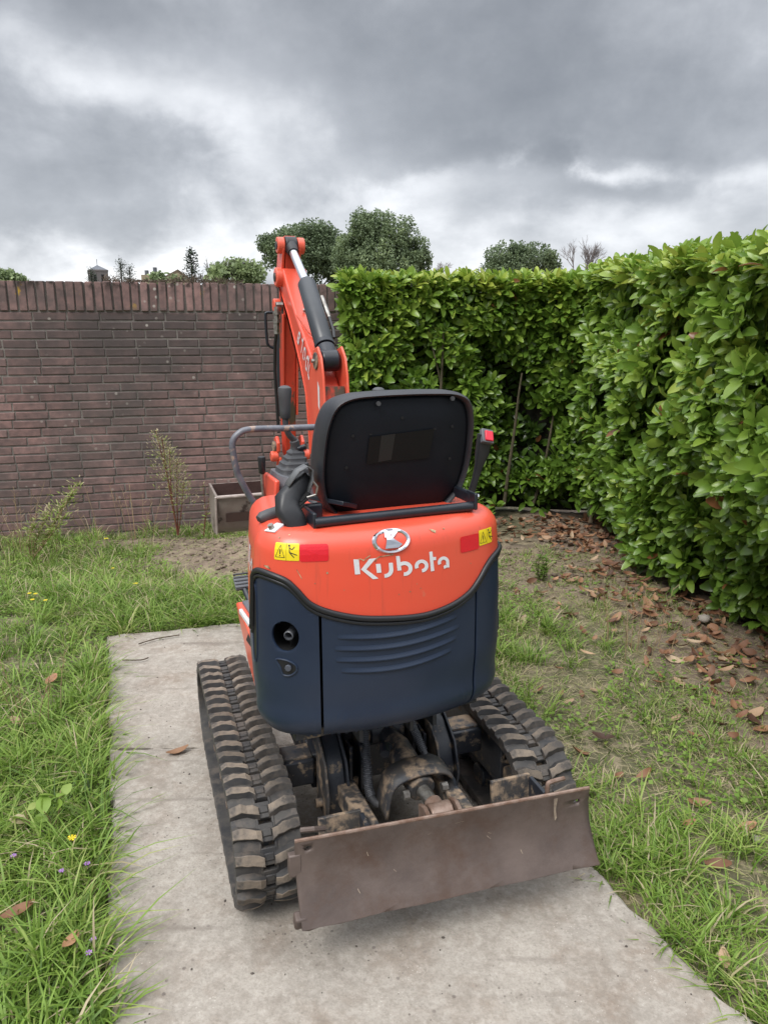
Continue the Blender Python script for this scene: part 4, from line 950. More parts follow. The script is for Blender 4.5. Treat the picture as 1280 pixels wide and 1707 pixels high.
MB().prism([(.11, 1.0), (.15, 1.30), (.17, 1.38), (.19, 1.37), (.175, 1.28), (.15, 1.0)], -.050, .050).build('dark_rear_face', M['orange_dark'], boom, IM)  # boom face between the brackets, in the darker orange
for (yq, zq) in ((.24, 1.17), (.27, 1.12)):
    MB().tube([(-.0665, yq, zq), (-.078, yq, zq)], .010, 8).build('bolt', M['steel'], boom, IM)
MB().prism([(.14, 1.09), (.15, 1.19), (.185, 1.20), (.19, 1.09)], -.071, -.066).build('hose_clamp', M['steel'], boom, IM, bevel=.002)
MB().tube([(.0, .11, 1.10), (.0, .10, 1.25)], .014, 10).build('hydraulic_hose', M['black'], boom, IM)
# boom tip bosses
for sg in (-1, 1):
    MB().tube([(sg * .046, .868, 1.822), (sg * .088, .868, 1.822)], .042, 24).build('pivot_boss', M['orange_faded'], boom, IM, bevel=.006)
    MB().tube([(sg * .088, .868, 1.822), (sg * .094, .868, 1.822)], .020, 16).build('pin', M['muddy'], boom, IM, bevel=.002)
    MB().tube([(sg * .046, .93, 1.70), (sg * .088, .93, 1.70)], .030, 20).build('pivot_boss', M['orange_faded'], boom, IM, bevel=.005)
# seam weld arc on the boom top
MB().tube([(-.05, .60, 1.652), (-.02, .50, 1.583), (.02, .45, 1.548), (.05, .43, 1.535)], .003, 6).build('weld_seam', M['orange_worn'], boom, IM)
MB().tube([(.0, .62, 1.668), (.0, .615, 1.676)], .008, 6).build('bolt', M['steel'], boom, IM)
# text on the left face of the boom
def boommap(s, t):   # s along boom from bottom, t across
    a = Vector((.262, 1.315)); b = Vector((.630, 1.615)); d = (b - a); n_ = Vector((-d.y, d.x)).normalized(); bow = .020 * math.sin(math.pi * s)
    p = a + d * s + n_ * (t + bow); return Vector((-.0575, p.x, p.y))
G = {'K': [[(0, 0), (0, 1)], [(.9, 1), (.25, .5), (.9, 0)]], 'u': [[(0, .7), (0, .15), (.3, 0), (.7, .1), (.7, .7)]], 'b': [[(0, 1), (0, 0)], [(0, .65), (.5, .7), (.75, .4), (.5, 0), (.2, 0)]], 'o': [[(.1, .1), (0, .4), (.3, .7), (.7, .6), (.75, .2), (.4, 0)]], 't': [[(.2, .95), (.2, 0)], [(.2, .7), (.6, .7)]], 'a': [[(0, .5), (.3, .7), (.7, .6), (.75, 0)], [(.6, .35), (.3, .3), (.2, .1), (.6, .05)]]}
A = []; x = .18
for ch in 'Kubota':
    for P in G[ch]: A += line([(x + a * .095, (b * .085) - .034) for a, b in P], .0145)
    x += .112
mb = MB()
for P in A:
    Q = [(x_, y_) for x_, y_ in P]; q = sheet(fixccw(Q), (), 0, boommap); mb.add(q.v, q.f)
mb.build('brand_lettering', M['white'], boom, IM, smooth=False)
MB().add([(-.0672, .196, 1.375), (-.0672, .222, 1.40), (-.0672, .218, 1.30), (-.0672, .198, 1.285)], [(0, 1, 2, 3)]).build('white_sticker', M['white'], boom, IM)
# arm (stick)
armP = [(.815, 1.955), (.845, 2.0), (.89, 2.0), (.985, 1.83), (1.03, 1.50), (1.06, 1.10), (1.045, .98), (.99, .96), (.960, 1.02), (.952, 1.156), (.900, 1.56), (.862, 1.80)]
arm = MB().prism(armP, -.034, .034).build('dipper_arm', M['orange_dark'], dig, BS, bevel=.006)
for sg in (-1, 1):
    MB().prism([(.945, 1.18), (.892, 1.56), (.875, 1.66), (.900, 1.66), (.915, 1.56), (.968, 1.18)], sg * .042 - .006, sg * .042 + .006).build('arm_flange', M['orange'], arm, IM, bevel=.002)
    MB().prism([(.815, 1.94), (.83, 1.985), (.90, 1.985), (.975, 1.83), (.96, 1.78), (.875, 1.79)], sg * .046 - .008, sg * .046 + .008).build('arm_plate', M['orange'], arm, IM, bevel=.004)
    MB().tube([(sg * .036, .848, 1.958), (sg * .078, .848, 1.958)], .036, 24).build('pivot_boss', M['orange_faded'], arm, IM, bevel=.006)
    MB().tube([(sg * .078, .848, 1.958), (sg * .083, .848, 1.958)], .018, 12).build('pin', M['muddy'], arm, IM)
# arm cylinder
mb = MB().tube([(0, .845, 1.958), (0, .60, 1.800), (0, .545, 1.7655)], .0185, 20); rod = mb.build('cylinder_rod', M['rod'], dig, BM)
MB().tube([(-.027, .848, 1.958), (.027, .848, 1.958)], .040, 24).build('rod_eye', M['black'], rod, IM, bevel=.005)
MB().tube([(0, .835, 1.952), (0, .79, 1.922)], [.034, .024], 20).build('rod_neck', M['black'], rod, IM)
cy = MB().tube([(0, .575, 1.785), (0, .565, 1.778), (0, .305, 1.535), (0, .297, 1.528)], [.032, .0385, .0385, .034], 28).build('arm_cylinder', M['barrel'], dig, BM, bevel=.002)
MB().tube([(0, .31, 1.540), (0, .295, 1.526)], .0405, 28).build('cylinder_collar', M['black_metal'], cy, IM, bevel=.002)
MB().tube([(-.036, .240, 1.475), (.036, .240, 1.475)], .042, 28).build('cylinder_eye', M['black_metal'], cy, IM, bevel=.008)
MB().tube([(0, .29, 1.52), (0, .245, 1.478)], .038, 20).build('cylinder_foot', M['black_metal'], cy, IM)
MB().tube([(.046, .50, 1.725), (.050, .44, 1.668), (.052, .41, 1.64)], [.010, .010, .008], 10).build('hose_fitting', M['steel'], cy, IM)
MB().tube([(.052, .41, 1.64), (.054, .36, 1.59), (.048, .33, 1.56)], .007, 8).build('hydraulic_hose', M['black'], cy, IM)
# fittings and hose guard hoop at the left of the boom tip
ft = MB(); zf = 1.69; yf = .80
for i, (r_, h_) in enumerate(((.013, .02), (.017, .014), (.012, .02), (.017, .016), (.014, .03), (.012, .02))):
    ft.tube([(-.082, yf + .0 + i * .004, zf), (-.082, yf + i * .004, zf - h_)], r_, 8); zf -= h_
ft.tube([(-.055, yf, 1.70), (-.085, yf, 1.698)], .013, 8)
fo = ft.build('hose_fitting', M['steel'], dig, BM)
MB().tube([(-.082, .825, 1.575), (-.083, .86, 1.52), (-.080, .90, 1.40), (-.066, .93, 1.1)], .0075, 10).build('hydraulic_hose', M['black'], dig, BM)
MB().tube(crom([(-.085, .88, 1.665), (-.112, .88, 1.665), (-.118, .88, 1.65), (-.116, .885, 1.56), (-.110, .885, 1.52), (-.085, .89, 1.505)], 5), .0065, 10).build('hose_guard_hoop', M['black_metal'], dig, BM)
MB().tube([(.0, 1.06, 1.72), (.0, 1.12, 1.16)], .030, 16).build('bucket_cylinder', M['black_metal'], dig, BM)
MB().box((0, .93, 1.765), (.06, .05, .13), (R(-20), 0, 0)).build('hose_block', M['black_metal'], dig, BM, bevel=.005)
# bucket link
for sg in (-1, 1):
    lk = MB().prism([(.955, 1.045), (.99, 1.075), (1.03, 1.06), (1.03, 1.0), (.995, .985), (.96, 1.0)], sg * .062 - .008, sg * .062 + .008).build('bucket_link', M['orange'], dig, BM, bevel=.004)
    MB().tube([(sg * .062, .985, .975), (sg * .098, .985, .975)], .026, 18).build('link_boss', M['orange_faded'], lk, IM, bevel=.004)
    MB().tube([(sg * .06, 1.0, 1.02), (sg * .085, 1.0, 1.02)], .028, 18).build('link_pin', M['muddy'], lk, IM, bevel=.004)
    MB().prism([(.96, .97), (1.02, .97), (1.06, .80), (.94, .80)], sg * .055 - .007, sg * .055 + .007).build('bucket_ear', M['orange_worn'], lk, IM, bevel=.003)
# bucket
bw = .375
secN = [(.955, .792), (.975, .72), (1.005, .64), (1.035, .600), (1.09, .575), (1.17, .575), (1.21, .60), (1.235, .67), (1.235, .805)]
secN = [(v.x, v.y) for v in crom([(a, b, 0) for a, b in secN], 3)]
P = [[(x_, y_, z_) for (y_, z_) in secN] for x_ in (-bw, -bw * .5, 0, bw * .5, bw)]
bkt = MB().grid(P).build('bucket', M['bucket'], dig, BM, solid=.010, ang=50)
for sg in (-1, 1): MB().prism([(.955, .795)] + secN[1:-1] + [(1.235, .810)], sg * bw - .006, sg * bw + .006).build('side_plate', M['bucket'], bkt, IM, bevel=.002)
inn = [(y_ + (.012 if y_ < 1.13 else -.012), z_ + (.012 if z_ < .7 else 0)) for y_, z_ in secN]
MB().grid([[(x_, y_, z_) for (y_, z_) in inn] for x_ in (-bw + .008, bw - .008)]).build('bucket_lining', M['bucket_in'], bkt, IM, ang=60)
MB().tube([(-bw, .953, .794), (bw, .953, .794)], .0085, 8).build('cutting_edge', M['bucket_rim'], bkt, IM)
MB().add([(-bw + .04, .992, .655), (bw - .04, .992, .655), (bw - .04, .975, .705), (-bw + .04, .975, .705)], [(0, 1, 2, 3)]).build('wear_recess', M['bucket_in'], bkt, IM)
MB().tube([(-bw - .007, .955, .795), (-bw - .007, .99, .60)], .006, 6).build('rubbed_edge', M['bucket_rim'], bkt, IM)
# swing bracket at the boom foot (behind the seat)
MB().prism([(-.30, .42), (-.30, .70), (-.05, .72), (.08, .60), (.06, .44)], -.075, .075).build('swing_bracket', M['orange_worn'], dig, BM, bevel=.01)

#=====PLANTS
# ------------------------------------------------------------------ hedges
def frames(d, n):      # orthonormal: columns side, dir, normal
    d = d / np.linalg.norm(d, axis=1, keepdims=True); n = n - (n * d).sum(1, keepdims=True) * d; n /= np.linalg.norm(n, axis=1, keepdims=True) + 1e-9
    return np.cross(d, n), d, n
def leaf_template(rows=6, wid=.46, fold=.16, curl=.22, rnd=.62):
    V = []
    for i in range(rows):
        t = i / (rows - 1); w_ = wid / 2 * math.sin(math.pi * min(.965, max(.03, t)) ** 1.05) ** rnd; z = -curl * (t - .45) ** 2 * 1.3
        V += [(-w_, t, z + fold * w_ * 2), (0, t, z), (w_, t, z + fold * w_ * 2)]
    F = []
    for i in range(rows - 1):
        b = i * 3; F += [(b, b + 1, b + 4, b + 3), (b + 1, b + 2, b + 5, b + 4)]
    return np.array(V), np.array(F)
LV, LF = leaf_template()
def scatter_leaves(C, D, Nn, Sz, wv=None, V0=LV, F0=LF):
    s, d, n_ = frames(D, Nn); k = len(V0)
    W = np.ones(len(C)) if wv is None else wv
    P = C[:, None] + Sz[:, None, None] * (V0[None, :, 0:1] * W[:, None, None] * s[:, None] + V0[None, :, 1:2] * d[:, None] + V0[None, :, 2:3] * n_[:, None])
    F = F0[None] + (np.arange(len(C)) * k)[:, None, None]
    return P.reshape(-1, 3), F.reshape(-1, F0.shape[1])
def rosettes(C, A, nl=7, size=.115, rg=RG, spread=(35, 80)):
    """leaf whorls round shoot tips"""
    m_ = len(C); A = A / np.linalg.norm(A, axis=1, keepdims=True)
    ref = np.where(np.abs(A[:, 2:3]) < .9, np.array([[0, 0, 1.]]), np.array([[1., 0, 0]]))
    u = np.cross(A, ref); u /= np.linalg.norm(u, axis=1, keepdims=True); v = np.cross(A, u)
    Cs, Ds, Ns, Ss, Id = [], [], [], [], []
    ph0 = rg.random(m_) * 6.28
    for k in range(nl):
        ph = ph0 + k * 2.4 + rg.normal(0, .25, m_); t = np.radians(spread[0] + (spread[1] - spread[0]) * (k + .5) / nl + rg.normal(0, 9, m_))
        rad = u * np.cos(ph)[:, None] + v * np.sin(ph)[:, None]
        d = A * np.cos(t)[:, None] + rad * np.sin(t)[:, None]; n_ = A * np.sin(t)[:, None] - rad * np.cos(t)[:, None]
        back = (k / nl) * .055
        Cs.append(C - A * back + d * .012); Ds.append(d + rg.normal(0, .08, d.shape)); Ns.append(n_ + rg.normal(0, .32, n_.shape)); Ss.append(size * (.55 + .45 * (k + 1) / nl) * rg.uniform(.65, 1.2, m_)); Id.append(np.arange(m_))
    return [np.concatenate(x) for x in (Cs, Ds, Ns, Ss, Id)]
def hedge(name, label, facef, topf, ncl, ntop, lsz, core, big_key):
    root = empty(name, label, 'hedge')
    C, A, tn = facef(ncl); C2, A2, tn2 = topf(ntop)
    C = np.concatenate([C, C2]); A = np.concatenate([A, A2]); tn = np.concatenate([tn, tn2])
    c, d, n_, s, idd = rosettes(C, A, 7, lsz)
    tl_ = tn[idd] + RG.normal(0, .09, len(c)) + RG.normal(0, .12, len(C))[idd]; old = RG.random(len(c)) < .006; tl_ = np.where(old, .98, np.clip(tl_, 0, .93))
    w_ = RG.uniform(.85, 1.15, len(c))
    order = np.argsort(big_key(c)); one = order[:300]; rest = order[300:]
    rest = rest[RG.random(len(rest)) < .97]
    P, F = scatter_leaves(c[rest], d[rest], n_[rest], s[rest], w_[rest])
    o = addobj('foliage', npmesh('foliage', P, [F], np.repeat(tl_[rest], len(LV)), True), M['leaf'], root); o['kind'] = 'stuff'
    shared = []
    for q in range(12):
        me = npmesh('leaf', LV * [[RG.uniform(.9, 1.1), 1, RG.uniform(.6, 1.6)]], [LF], np.full(len(LV), .22 + .055 * q), True); me.materials.append(M['leaf']); shared.append(me)
    S_, D_, N_ = frames(d[one], n_[one])
    for j, i in enumerate(one):
        q = int(np.clip((tl_[i] - .22) / .055, 0, 11)); mt_ = Matrix(((*(S_[j] * s[i] * w_[i]),), (*(D_[j] * s[i]),), (*(N_[j] * s[i]),))).transposed().to_4x4(); mt_.translation = Vector(c[i])
        addobj('leaf', shared[q], None, root, mt_)
    core(root); return root
def face_noise(a, z): return fbm(a * 1.6 + 40, z * 1.6 + 11, 3) - .5
# back hedge: face roughly square to the view, from the wall end to the corner
HB0, HB1, HBY, HT = -.33, 2.1, 6.30, 1.95
def back_y(x): return HBY + .10 * np.sin(x * 2.) + .06 * x
def back_face(m_):
    x = RG.uniform(HB0, HB1, m_); z = RG.uniform(-.02, HT, m_) ; z = np.where(z < .15, z * 2.2, z)
    bulge = .16 * face_noise(x, z) * 2; dep = RG.beta(1.1, 2.6, m_) * .30
    gap = sstep(.50, .60, fbm(x * 3.4 + 3, z * 3.0 + 7, 3)) * sstep(1.75, 1.3, z); dep = dep + gap * .22
    keep = RG.random(m_) > gap * .66
    rec = gauss(x, z, 1.22, .75, .30, .75); dep = dep + rec * .30; keep &= RG.random(m_) > rec * .45
    under = sstep(.24, .0, z); keep &= RG.random(m_) > under * .5
    side = np.zeros(m_, bool)
    C = np.stack([x, back_y(x) - bulge * .5 + dep, z + .03], 1)
    A = np.stack([RG.normal(0, .6, m_), -np.ones(m_), .55 + RG.normal(0, .55, m_)], 1)
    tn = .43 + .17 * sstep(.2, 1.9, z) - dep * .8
    C, A, tn = C[keep], A[keep], tn[keep]
    # left end of the hedge, next to the wall
    k = 230; y = RG.uniform(HBY, HBY + .6, k); z = RG.uniform(.2, HT, k)
    C3 = np.stack([HB0 + .02 + .05 * face_noise(y * 2, z) + RG.random(k) * .05, y, z], 1); A3 = np.stack([-np.ones(k), -.4 + RG.normal(0, .4, k), .5 + RG.normal(0, .3, k)], 1)
    return np.concatenate([C, C3]), np.concatenate([A, A3]), np.concatenate([tn, np.full(k, .55)])
def back_top(m_):
    x = RG.uniform(HB0, HB1, m_); y = back_y(x) + RG.uniform(-.02, .75, m_)
    C = np.stack([x, y, HT + .03 * fbm(x * 5, y * 5) + RG.uniform(-.06, .035, m_)], 1); A = np.stack([RG.normal(0, .35, m_), -.25 + RG.normal(0, .35, m_), np.ones(m_)], 1)
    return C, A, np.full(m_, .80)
def stems(root, pts, r0):
    for (a, b, r_) in pts:
        a = Vector(a); b = Vector(b); q = [a.lerp(b, t) + Vector((random.uniform(-.03, .03), random.uniform(-.02, .02), 0)) for t in (0, .3, .6, .85, 1)]
        MB().tube(crom(q, 3), [r_ * (1 - .6 * i / 12) for i in range(13)], 7).build('branch', M['bark'], root)
def back_core(root):
    P = []
    for i in range(36):
        x = HB0 + .10 + (HB1 - HB0) * i / 35; row = []
        for j in range(26):
            z = -.15 + (HT - .02) * j / 25 + .06; row.append((x, float(back_y(x)) + .34 + .10 * float(fbm(x * 4, z * 4 + 9)) + .20 * float(gauss(x, z, 1.22, .75, .35, .8)), z))
        row.append((x, float(back_y(x)) + 1.0, HT - .06)); P.append(row)
    MB().grid(P).build('shade_core', M['hedge_core'], root)  # dark sheet added behind the leaves so gaps read as shade
    stems(root, [((.42, 6.50, .05), (.52, 6.42, 1.55), .018), ((.50, 6.46, .9), (.40, 6.44, 1.6), .010), ((1.10, 6.62, .0), (1.20, 6.52, 1.2), .018), ((1.40, 6.66, .0), (1.5, 6.6, 1.0), .016)], .02)
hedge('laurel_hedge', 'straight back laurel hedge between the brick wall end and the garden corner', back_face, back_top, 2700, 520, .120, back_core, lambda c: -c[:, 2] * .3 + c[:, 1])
# right hedge: runs towards the camera
def rx(y, z):
    f = 1.58 + .035 * (y - 3.3)
    f = f + .42 * sstep(4.8, 3.2, y) * sstep(1.0, .15, z) - .09 * gauss(y, z, 4.9, 1.1, .9, .5) + .14 * sstep(.6, 0., z) * sstep(4.3, 5.5, y)
    return f
def right_face(m_):
    y = 2.35 + (6.35 - 2.35) * RG.random(m_) ** 1.25; z = RG.uniform(.08, 1., m_) ; z = .08 + (z - .08) / .92 * (1.80 + .03 * (y - 3))
    bulge = .20 * face_noise(y + 9, z) * 2; dep = RG.beta(1.1, 2.4, m_) * .28
    gap = sstep(.50, .60, fbm(y * 3.2 + 13, z * 3.0 + 17, 3)); dep = dep + gap * .22; keep = RG.random(m_) > gap * .80
    x = rx(y, z) - bulge * .5 + dep
    C = np.stack([x, y, z], 1); A = np.stack([-np.ones(m_), -.45 + RG.normal(0, .65, m_), .50 + RG.normal(0, .55, m_)], 1)
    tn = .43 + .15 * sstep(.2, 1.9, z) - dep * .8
    return C[keep], A[keep], tn[keep]
def right_top(m_):
    y = RG.uniform(2.35, 6.4, m_); x = rx(y, 1.9) + RG.uniform(-.02, .8, m_)
    C = np.stack([x, y, 1.895 + .03 * (y - 3) + .05 * fbm(x * 4, y * 4) + RG.uniform(-.07, .04, m_)], 1); A = np.stack([-.3 + RG.normal(0, .35, m_), RG.normal(0, .35, m_), np.ones(m_)], 1)
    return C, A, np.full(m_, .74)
def right_core(root):
    P = []
    for i in range(40):
        y = 2.2 + 4.5 * i / 39; row = []
        for j in range(22):
            z = -.10 + (1.93 + .03 * (y - 3)) * j / 21; row.append((float(rx(y, z)) + .33 + .10 * float(fbm(y * 4, z * 4 + 3)), y, z))
        row.append((float(rx(y, 2)) + 1.2, y, 1.83 + .03 * (y - 3))); P.append(row)
    MB().grid(P).build('shade_core', M['hedge_core'], root)  # same added dark sheet: stops sky showing through, darkens the gaps
    stems(root, [((1.85, 5.6, 0), (1.72, 5.5, 1.2), .022), ((1.86, 4.7, 0), (1.78, 4.6, 1.1), .02), ((2.0, 3.85, 0), (1.85, 3.75, .9), .022), ((1.95, 3.3, 0), (1.9, 3.2, 1.), .02), ((1.75, 6.0, 0), (1.62, 5.9, 1.3), .02)], .02)
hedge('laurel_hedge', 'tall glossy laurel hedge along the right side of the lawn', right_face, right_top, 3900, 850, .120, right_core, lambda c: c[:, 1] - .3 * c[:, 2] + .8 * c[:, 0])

# ------------------------------------------------------------------ grass
CP_, SP_ = math.cos(R(14.3)), math.sin(R(14.3))
def inview(x, y, z=0., mg=1.12):
    zc = y * CP_ - (z - CAMH) * SP_; yd = -y * SP_ - (z - CAMH) * CP_
    return (zc > .1) & (np.abs(x / zc) < .519 * mg) & (yd / zc < .692 * mg + .05)
def blades(B, H_, W, lean_dir, lean, tint, droop):
    """B (n,3) base; quadratic bend"""
    n_ = len(B); t = np.array([0, .4, .75, 1.])[None, :]
    h = H_[:, None] * t * (1 - .35 * np.clip(lean, 0, 1.6)[:, None] * t); out = H_[:, None] * (lean[:, None] * t ** 1.6 + droop[:, None] * t ** 3)
    cx_ = B[:, 0:1] + np.cos(lean_dir)[:, None] * out; cy_ = B[:, 1:2] + np.sin(lean_dir)[:, None] * out; cz_ = B[:, 2:3] + h - .25 * (droop[:, None] * H_[:, None]) * t ** 3
    ang = lean_dir + np.pi / 2 + RG.normal(0, .7, n_); wd = W[:, None] * np.array([.7, 1., .7, 0])[None]
    dx = np.cos(ang)[:, None] * wd / 2; dy = np.sin(ang)[:, None] * wd / 2
    Lf = np.stack([cx_ - dx, cy_ - dy, cz_], -1); Rt = np.stack([cx_ + dx, cy_ + dy, cz_], -1)
    V = np.concatenate([np.stack([Lf[:, :3], Rt[:, :3]], 2).reshape(n_, 6, 3), Lf[:, 3:4]], 1)
    b = (np.arange(n_) * 7)[:, None]
    Q = np.concatenate([b + np.array([[0, 1, 3, 2]]), b + np.array([[2, 3, 5, 4]])]); T_ = b + np.array([[4, 5, 6]])
    tt = np.clip(tint[:, None] + np.array([[-.08, -.08, 0, 0, .03, .03, .05]]), 0, 1)
    return V.reshape(-1, 3), Q, T_, tt.ravel()
def mkgrass(name, label, x, y, H_, W, ld, lean, tint, droop, kind='stuff'):
    B = np.stack([x, y, gz(x, y) - .004], 1); V, Q, T_, tt = blades(B, H_, W, ld, lean, tint, droop)
    o = addobj(name, npmesh(name, V, [Q, T_], tt, False), M['grass']); return tag(o, label, 'grass', kind=kind)
def ok(x, y, slack=0.): 
    hw = (y - WY) * 1 - x * math.tan(WA)   # in front of the wall
    return (dpoly(x, y, SLAB) > slack) & inview(x, y) & (y < WY + x * math.tan(WA) - .04) & (x < rx(y, .2) + .1)
def tufts(nt, xr, yr, dens, nb, hh, ww, tn, rad=.035, lean=.55):
    x = RG.uniform(*xr, nt); y = RG.uniform(*yr, nt); k = ok(x, y) & (RG.random(nt) < dens(x, y)); x, y = x[k], y[k]
    n_ = len(x); cnt = RG.integers(nb[0], nb[1], n_); idx = np.repeat(np.arange(n_), cnt); m_ = len(idx)
    a = RG.random(m_) * 6.283; r_ = np.abs(RG.normal(0, rad, m_)); X_ = x[idx] + np.cos(a) * r_; Y_ = y[idx] + np.sin(a) * r_
    hs = (hh[0] + (hh[1] - hh[0]) * RG.random(n_))[idx] * RG.uniform(.45, 1.1, m_)
    tb = (tn[0] + RG.normal(0, tn[1], n_))[idx] + RG.normal(0, .13, m_); dry = RG.random(m_) < tn[2]; tb = np.where(dry, RG.uniform(.88, 1, m_), np.clip(tb, 0, .84))
    wdir = RG.random(n_)[idx] * 6.28; ld = np.where(RG.random(m_) < .6, a, wdir) + RG.normal(0, .5, m_)
    kk = (dpoly(X_, Y_, SLAB) > -.03)
    return [q[kk] for q in (X_, Y_, hs, RG.uniform(*ww, m_), ld, np.abs(RG.normal(lean, .3, m_)), tb, RG.uniform(0, .7, m_))]
def cat(*A): return [np.concatenate(z) for z in zip(*A)]
left = lambda x, y: (x < -.3).astype(float) * (1 - .97 * sstep(.25, .60, soilmask(x, y)))
lown = lambda x, y: left(x, y) * (.25 + 1.3 * fbm(x * 1.5, y * 1.5, 2))
A1 = tufts(5200, (-4.4, -.35), (.9, 6.8), lown, (10, 26), (.05, .13), (.003, .006), (.50, .16, .18))
A2 = tufts(2500, (-3.2, -.35), (.9, 4.4), lambda x, y: left(x, y) * (.15 + sstep(.5, .62, fbm(x * 1.1 + 9, y * 1.1, 2))), (14, 34), (.09, .19), (.004, .008), (.58, .12, .05), .04)
A3 = tufts(420, (-1.9, -.30), (.9, 3.9), lambda x, y: (dpoly(x, y, SLAB) < .12) * 1., (20, 44), (.10, .20), (.004, .0075), (.60, .10, .06), .035, .6)
A4 = tufts(700, (-4.4, -.2), (4.0, 6.8), lambda x, y: left(x, y) * .5, (8, 20), (.10, .24), (.003, .006), (.55, .16, .30), .04, .4)
A5 = tufts(300, (-1.7, .4), (3.75, 4.6), lambda x, y: (gauss(x, y, -.9, 4.05, .9, .28) > .3) * .9, (20, 40), (.10, .19), (.003, .006), (.50, .12, .12), .05, .6)
A6 = tufts(120, (-.95, -.30), (.85, 1.55), lambda x, y: (x < -.3) * 1., (20, 40), (.10, .17), (.006, .010), (.50, .10, .03), .05, .5)
mkgrass('grass', 'long green grass on the left of the path', *cat(A1, A2, A3, A4, A5, A6))
right = lambda x, y: ((x > .0) & (y < 5.6)) * (1 - .85 * sstep(.35, .8, soilmask(x, y)))
B1 = tufts(5200, (.0, 2.4), (1.1, 5.6), lambda x, y: right(x, y) * (.12 + 1.2 * sstep(.42, .6, fbm(x * 2.2 + 4, y * 2.2, 2))), (8, 24), (.03, .085), (.0025, .005), (.52, .15, .30))
B2 = tufts(520, (.2, 2.2), (1.1, 4.8), lambda x, y: right(x, y) * sstep(.5, .6, fbm(x * 1.6 + 31, y * 1.6, 2)), (16, 34), (.08, .15), (.0035, .0065), (.62, .10, .08), .035)
B3 = tufts(170, (.45, 1.6), (.95, 2.6), lambda x, y: ((dpoly(x, y, SLAB) < .20)) * .8, (18, 36), (.08, .15), (.004, .007), (.60, .10, .10), .04)
B4 = tufts(500, (.35, 1.9), (1.0, 2.4), lambda x, y: right(x, y) * (.1 + sstep(.42, .55, fbm(x * 2.6 + 3, y * 2.6, 2))), (14, 30), (.05, .13), (.004, .0065), (.60, .12, .14), .04)
mkgrass('grass', 'thin patchy grass between the path and the right hedge', *cat(B1, B2, B3, B4))
# straw thatch lying flat
def thatch(n_, xr, yr, name, label, tn=(.84, 1.)):
    x = RG.uniform(*xr, n_); y = RG.uniform(*yr, n_); k = ok(x, y, .0); x, y = x[k], y[k]; m_ = len(x)
    B = np.stack([x, y, gz(x, y) + RG.uniform(.001, .012, m_)], 1)
    V, Q, T_, tt = blades(B, np.full(m_, .012), RG.uniform(.0015, .0035, m_), RG.random(m_) * 6.28, RG.uniform(2., 6., m_), RG.uniform(*tn, m_), np.zeros(m_))
    tag(addobj(name, npmesh(name, V, [Q, T_], tt), M['grass']), label, 'dry grass', kind='stuff')
thatch(26000, (0., 2.2), (1.1, 5.4), 'dry_thatch', 'straw coloured dead grass lying on the right lawn')
thatch(12000, (-3.4, -.3), (1.0, 6.0), 'dry_thatch', 'straw coloured dead grass under the left lawn', (.6, 1.))
# clover-like ground cover
def cover(n_, xr, yr, label, dens):
    x = RG.uniform(*xr, n_); y = RG.uniform(*yr, n_); k = ok(x, y, .01) & (RG.random(n_) < dens(x, y)); x, y = x[k], y[k]; m_ = len(x)
    V0 = np.array([(0, 0, 0), (-.5, .5, .1), (0, 1, 0), (.5, .5, .1)]); F0 = np.array([(0, 3, 2, 1)])
    ph = RG.random(m_) * 6.28; C = np.stack([x, y, gz(x, y) + RG.uniform(.005, .045, m_)], 1); D = np.stack([np.cos(ph), np.sin(ph), RG.normal(0.1, .3, m_)], 1); Nn = np.stack([RG.normal(0, .35, m_), RG.normal(0, .35, m_), np.ones(m_)], 1)
    P, F = scatter_leaves(C, D, Nn, RG.uniform(.009, .022, m_), None, V0, F0)
    tag(addobj('ground_cover', npmesh('ground_cover', P, [F], np.repeat(np.clip(.5 + RG.normal(0, .14, m_), 0, .84), 4)), M['grass']), label, 'ground cover', kind='stuff')
cover(42000, (-3.4, -.3), (1.0, 6.0), 'small round green weeds in the left grass', lambda x, y: left(x, y) * (.2 + sstep(.42, .6, fbm(x * 3, y * 3))))
cover(22000, (0., 2.0), (1.1, 5.2), 'tiny weeds and moss in the right lawn', lambda x, y: right(x, y) * sstep(.46, .6, fbm(x * 2.5 + 7, y * 2.5)))

# ------------------------------------------------------------------ dead leaves
DV, DF = leaf_template(7, .42, .22, -.5)
def dead_mesh(seed, tn):
    rg = np.random.default_rng(seed); V = DV.copy(); V[:, 1] -= .5
    V[:, 2] += .25 * (V[:, 0] ** 2) * rg.uniform(1, 6) + rg.uniform(-.15, .3) * V[:, 1] ** 2 + rg.normal(0, .012, len(V)); V[:, 2] -= V[:, 2].min()
    me = npmesh('fallen_leaf', V, [DF], np.full(len(V), tn), True); me.materials.append(M['litter']); return me
DM = [dead_mesh(i, t) for i, t in enumerate((.55, .75, .68, .9, .35, .82))]
def litter(n_, xr, yr, dens, label):
    x = RG.uniform(*xr, n_); y = RG.uniform(*yr, n_); k = (RG.random(n_) < dens(x, y)) & (dpoly(x, y, SLAB) > .02); x, y = x[k], y[k]; m_ = len(x)
    ph = RG.random(m_) * 6.28; D = np.stack([np.cos(ph), np.sin(ph), RG.normal(0, .3, m_)], 1); Nn = np.stack([RG.normal(0, .4, m_), RG.normal(0, .4, m_), np.ones(m_)], 1)
    V = DV.copy(); V[:, 1] -= .5
    P, F = scatter_leaves(np.stack([x, y, gz(x, y) + RG.uniform(.004, .04, m_)], 1), D, Nn, RG.uniform(.045, .095, m_), RG.uniform(.8, 1.3, m_), V, DF)
    tag(addobj('leaf_litter', npmesh('leaf_litter', P, [F], np.repeat(np.clip(RG.normal(.52, .26, m_), 0, 1), len(V)), True), M['litter']), label, 'dead leaves', kind='stuff')
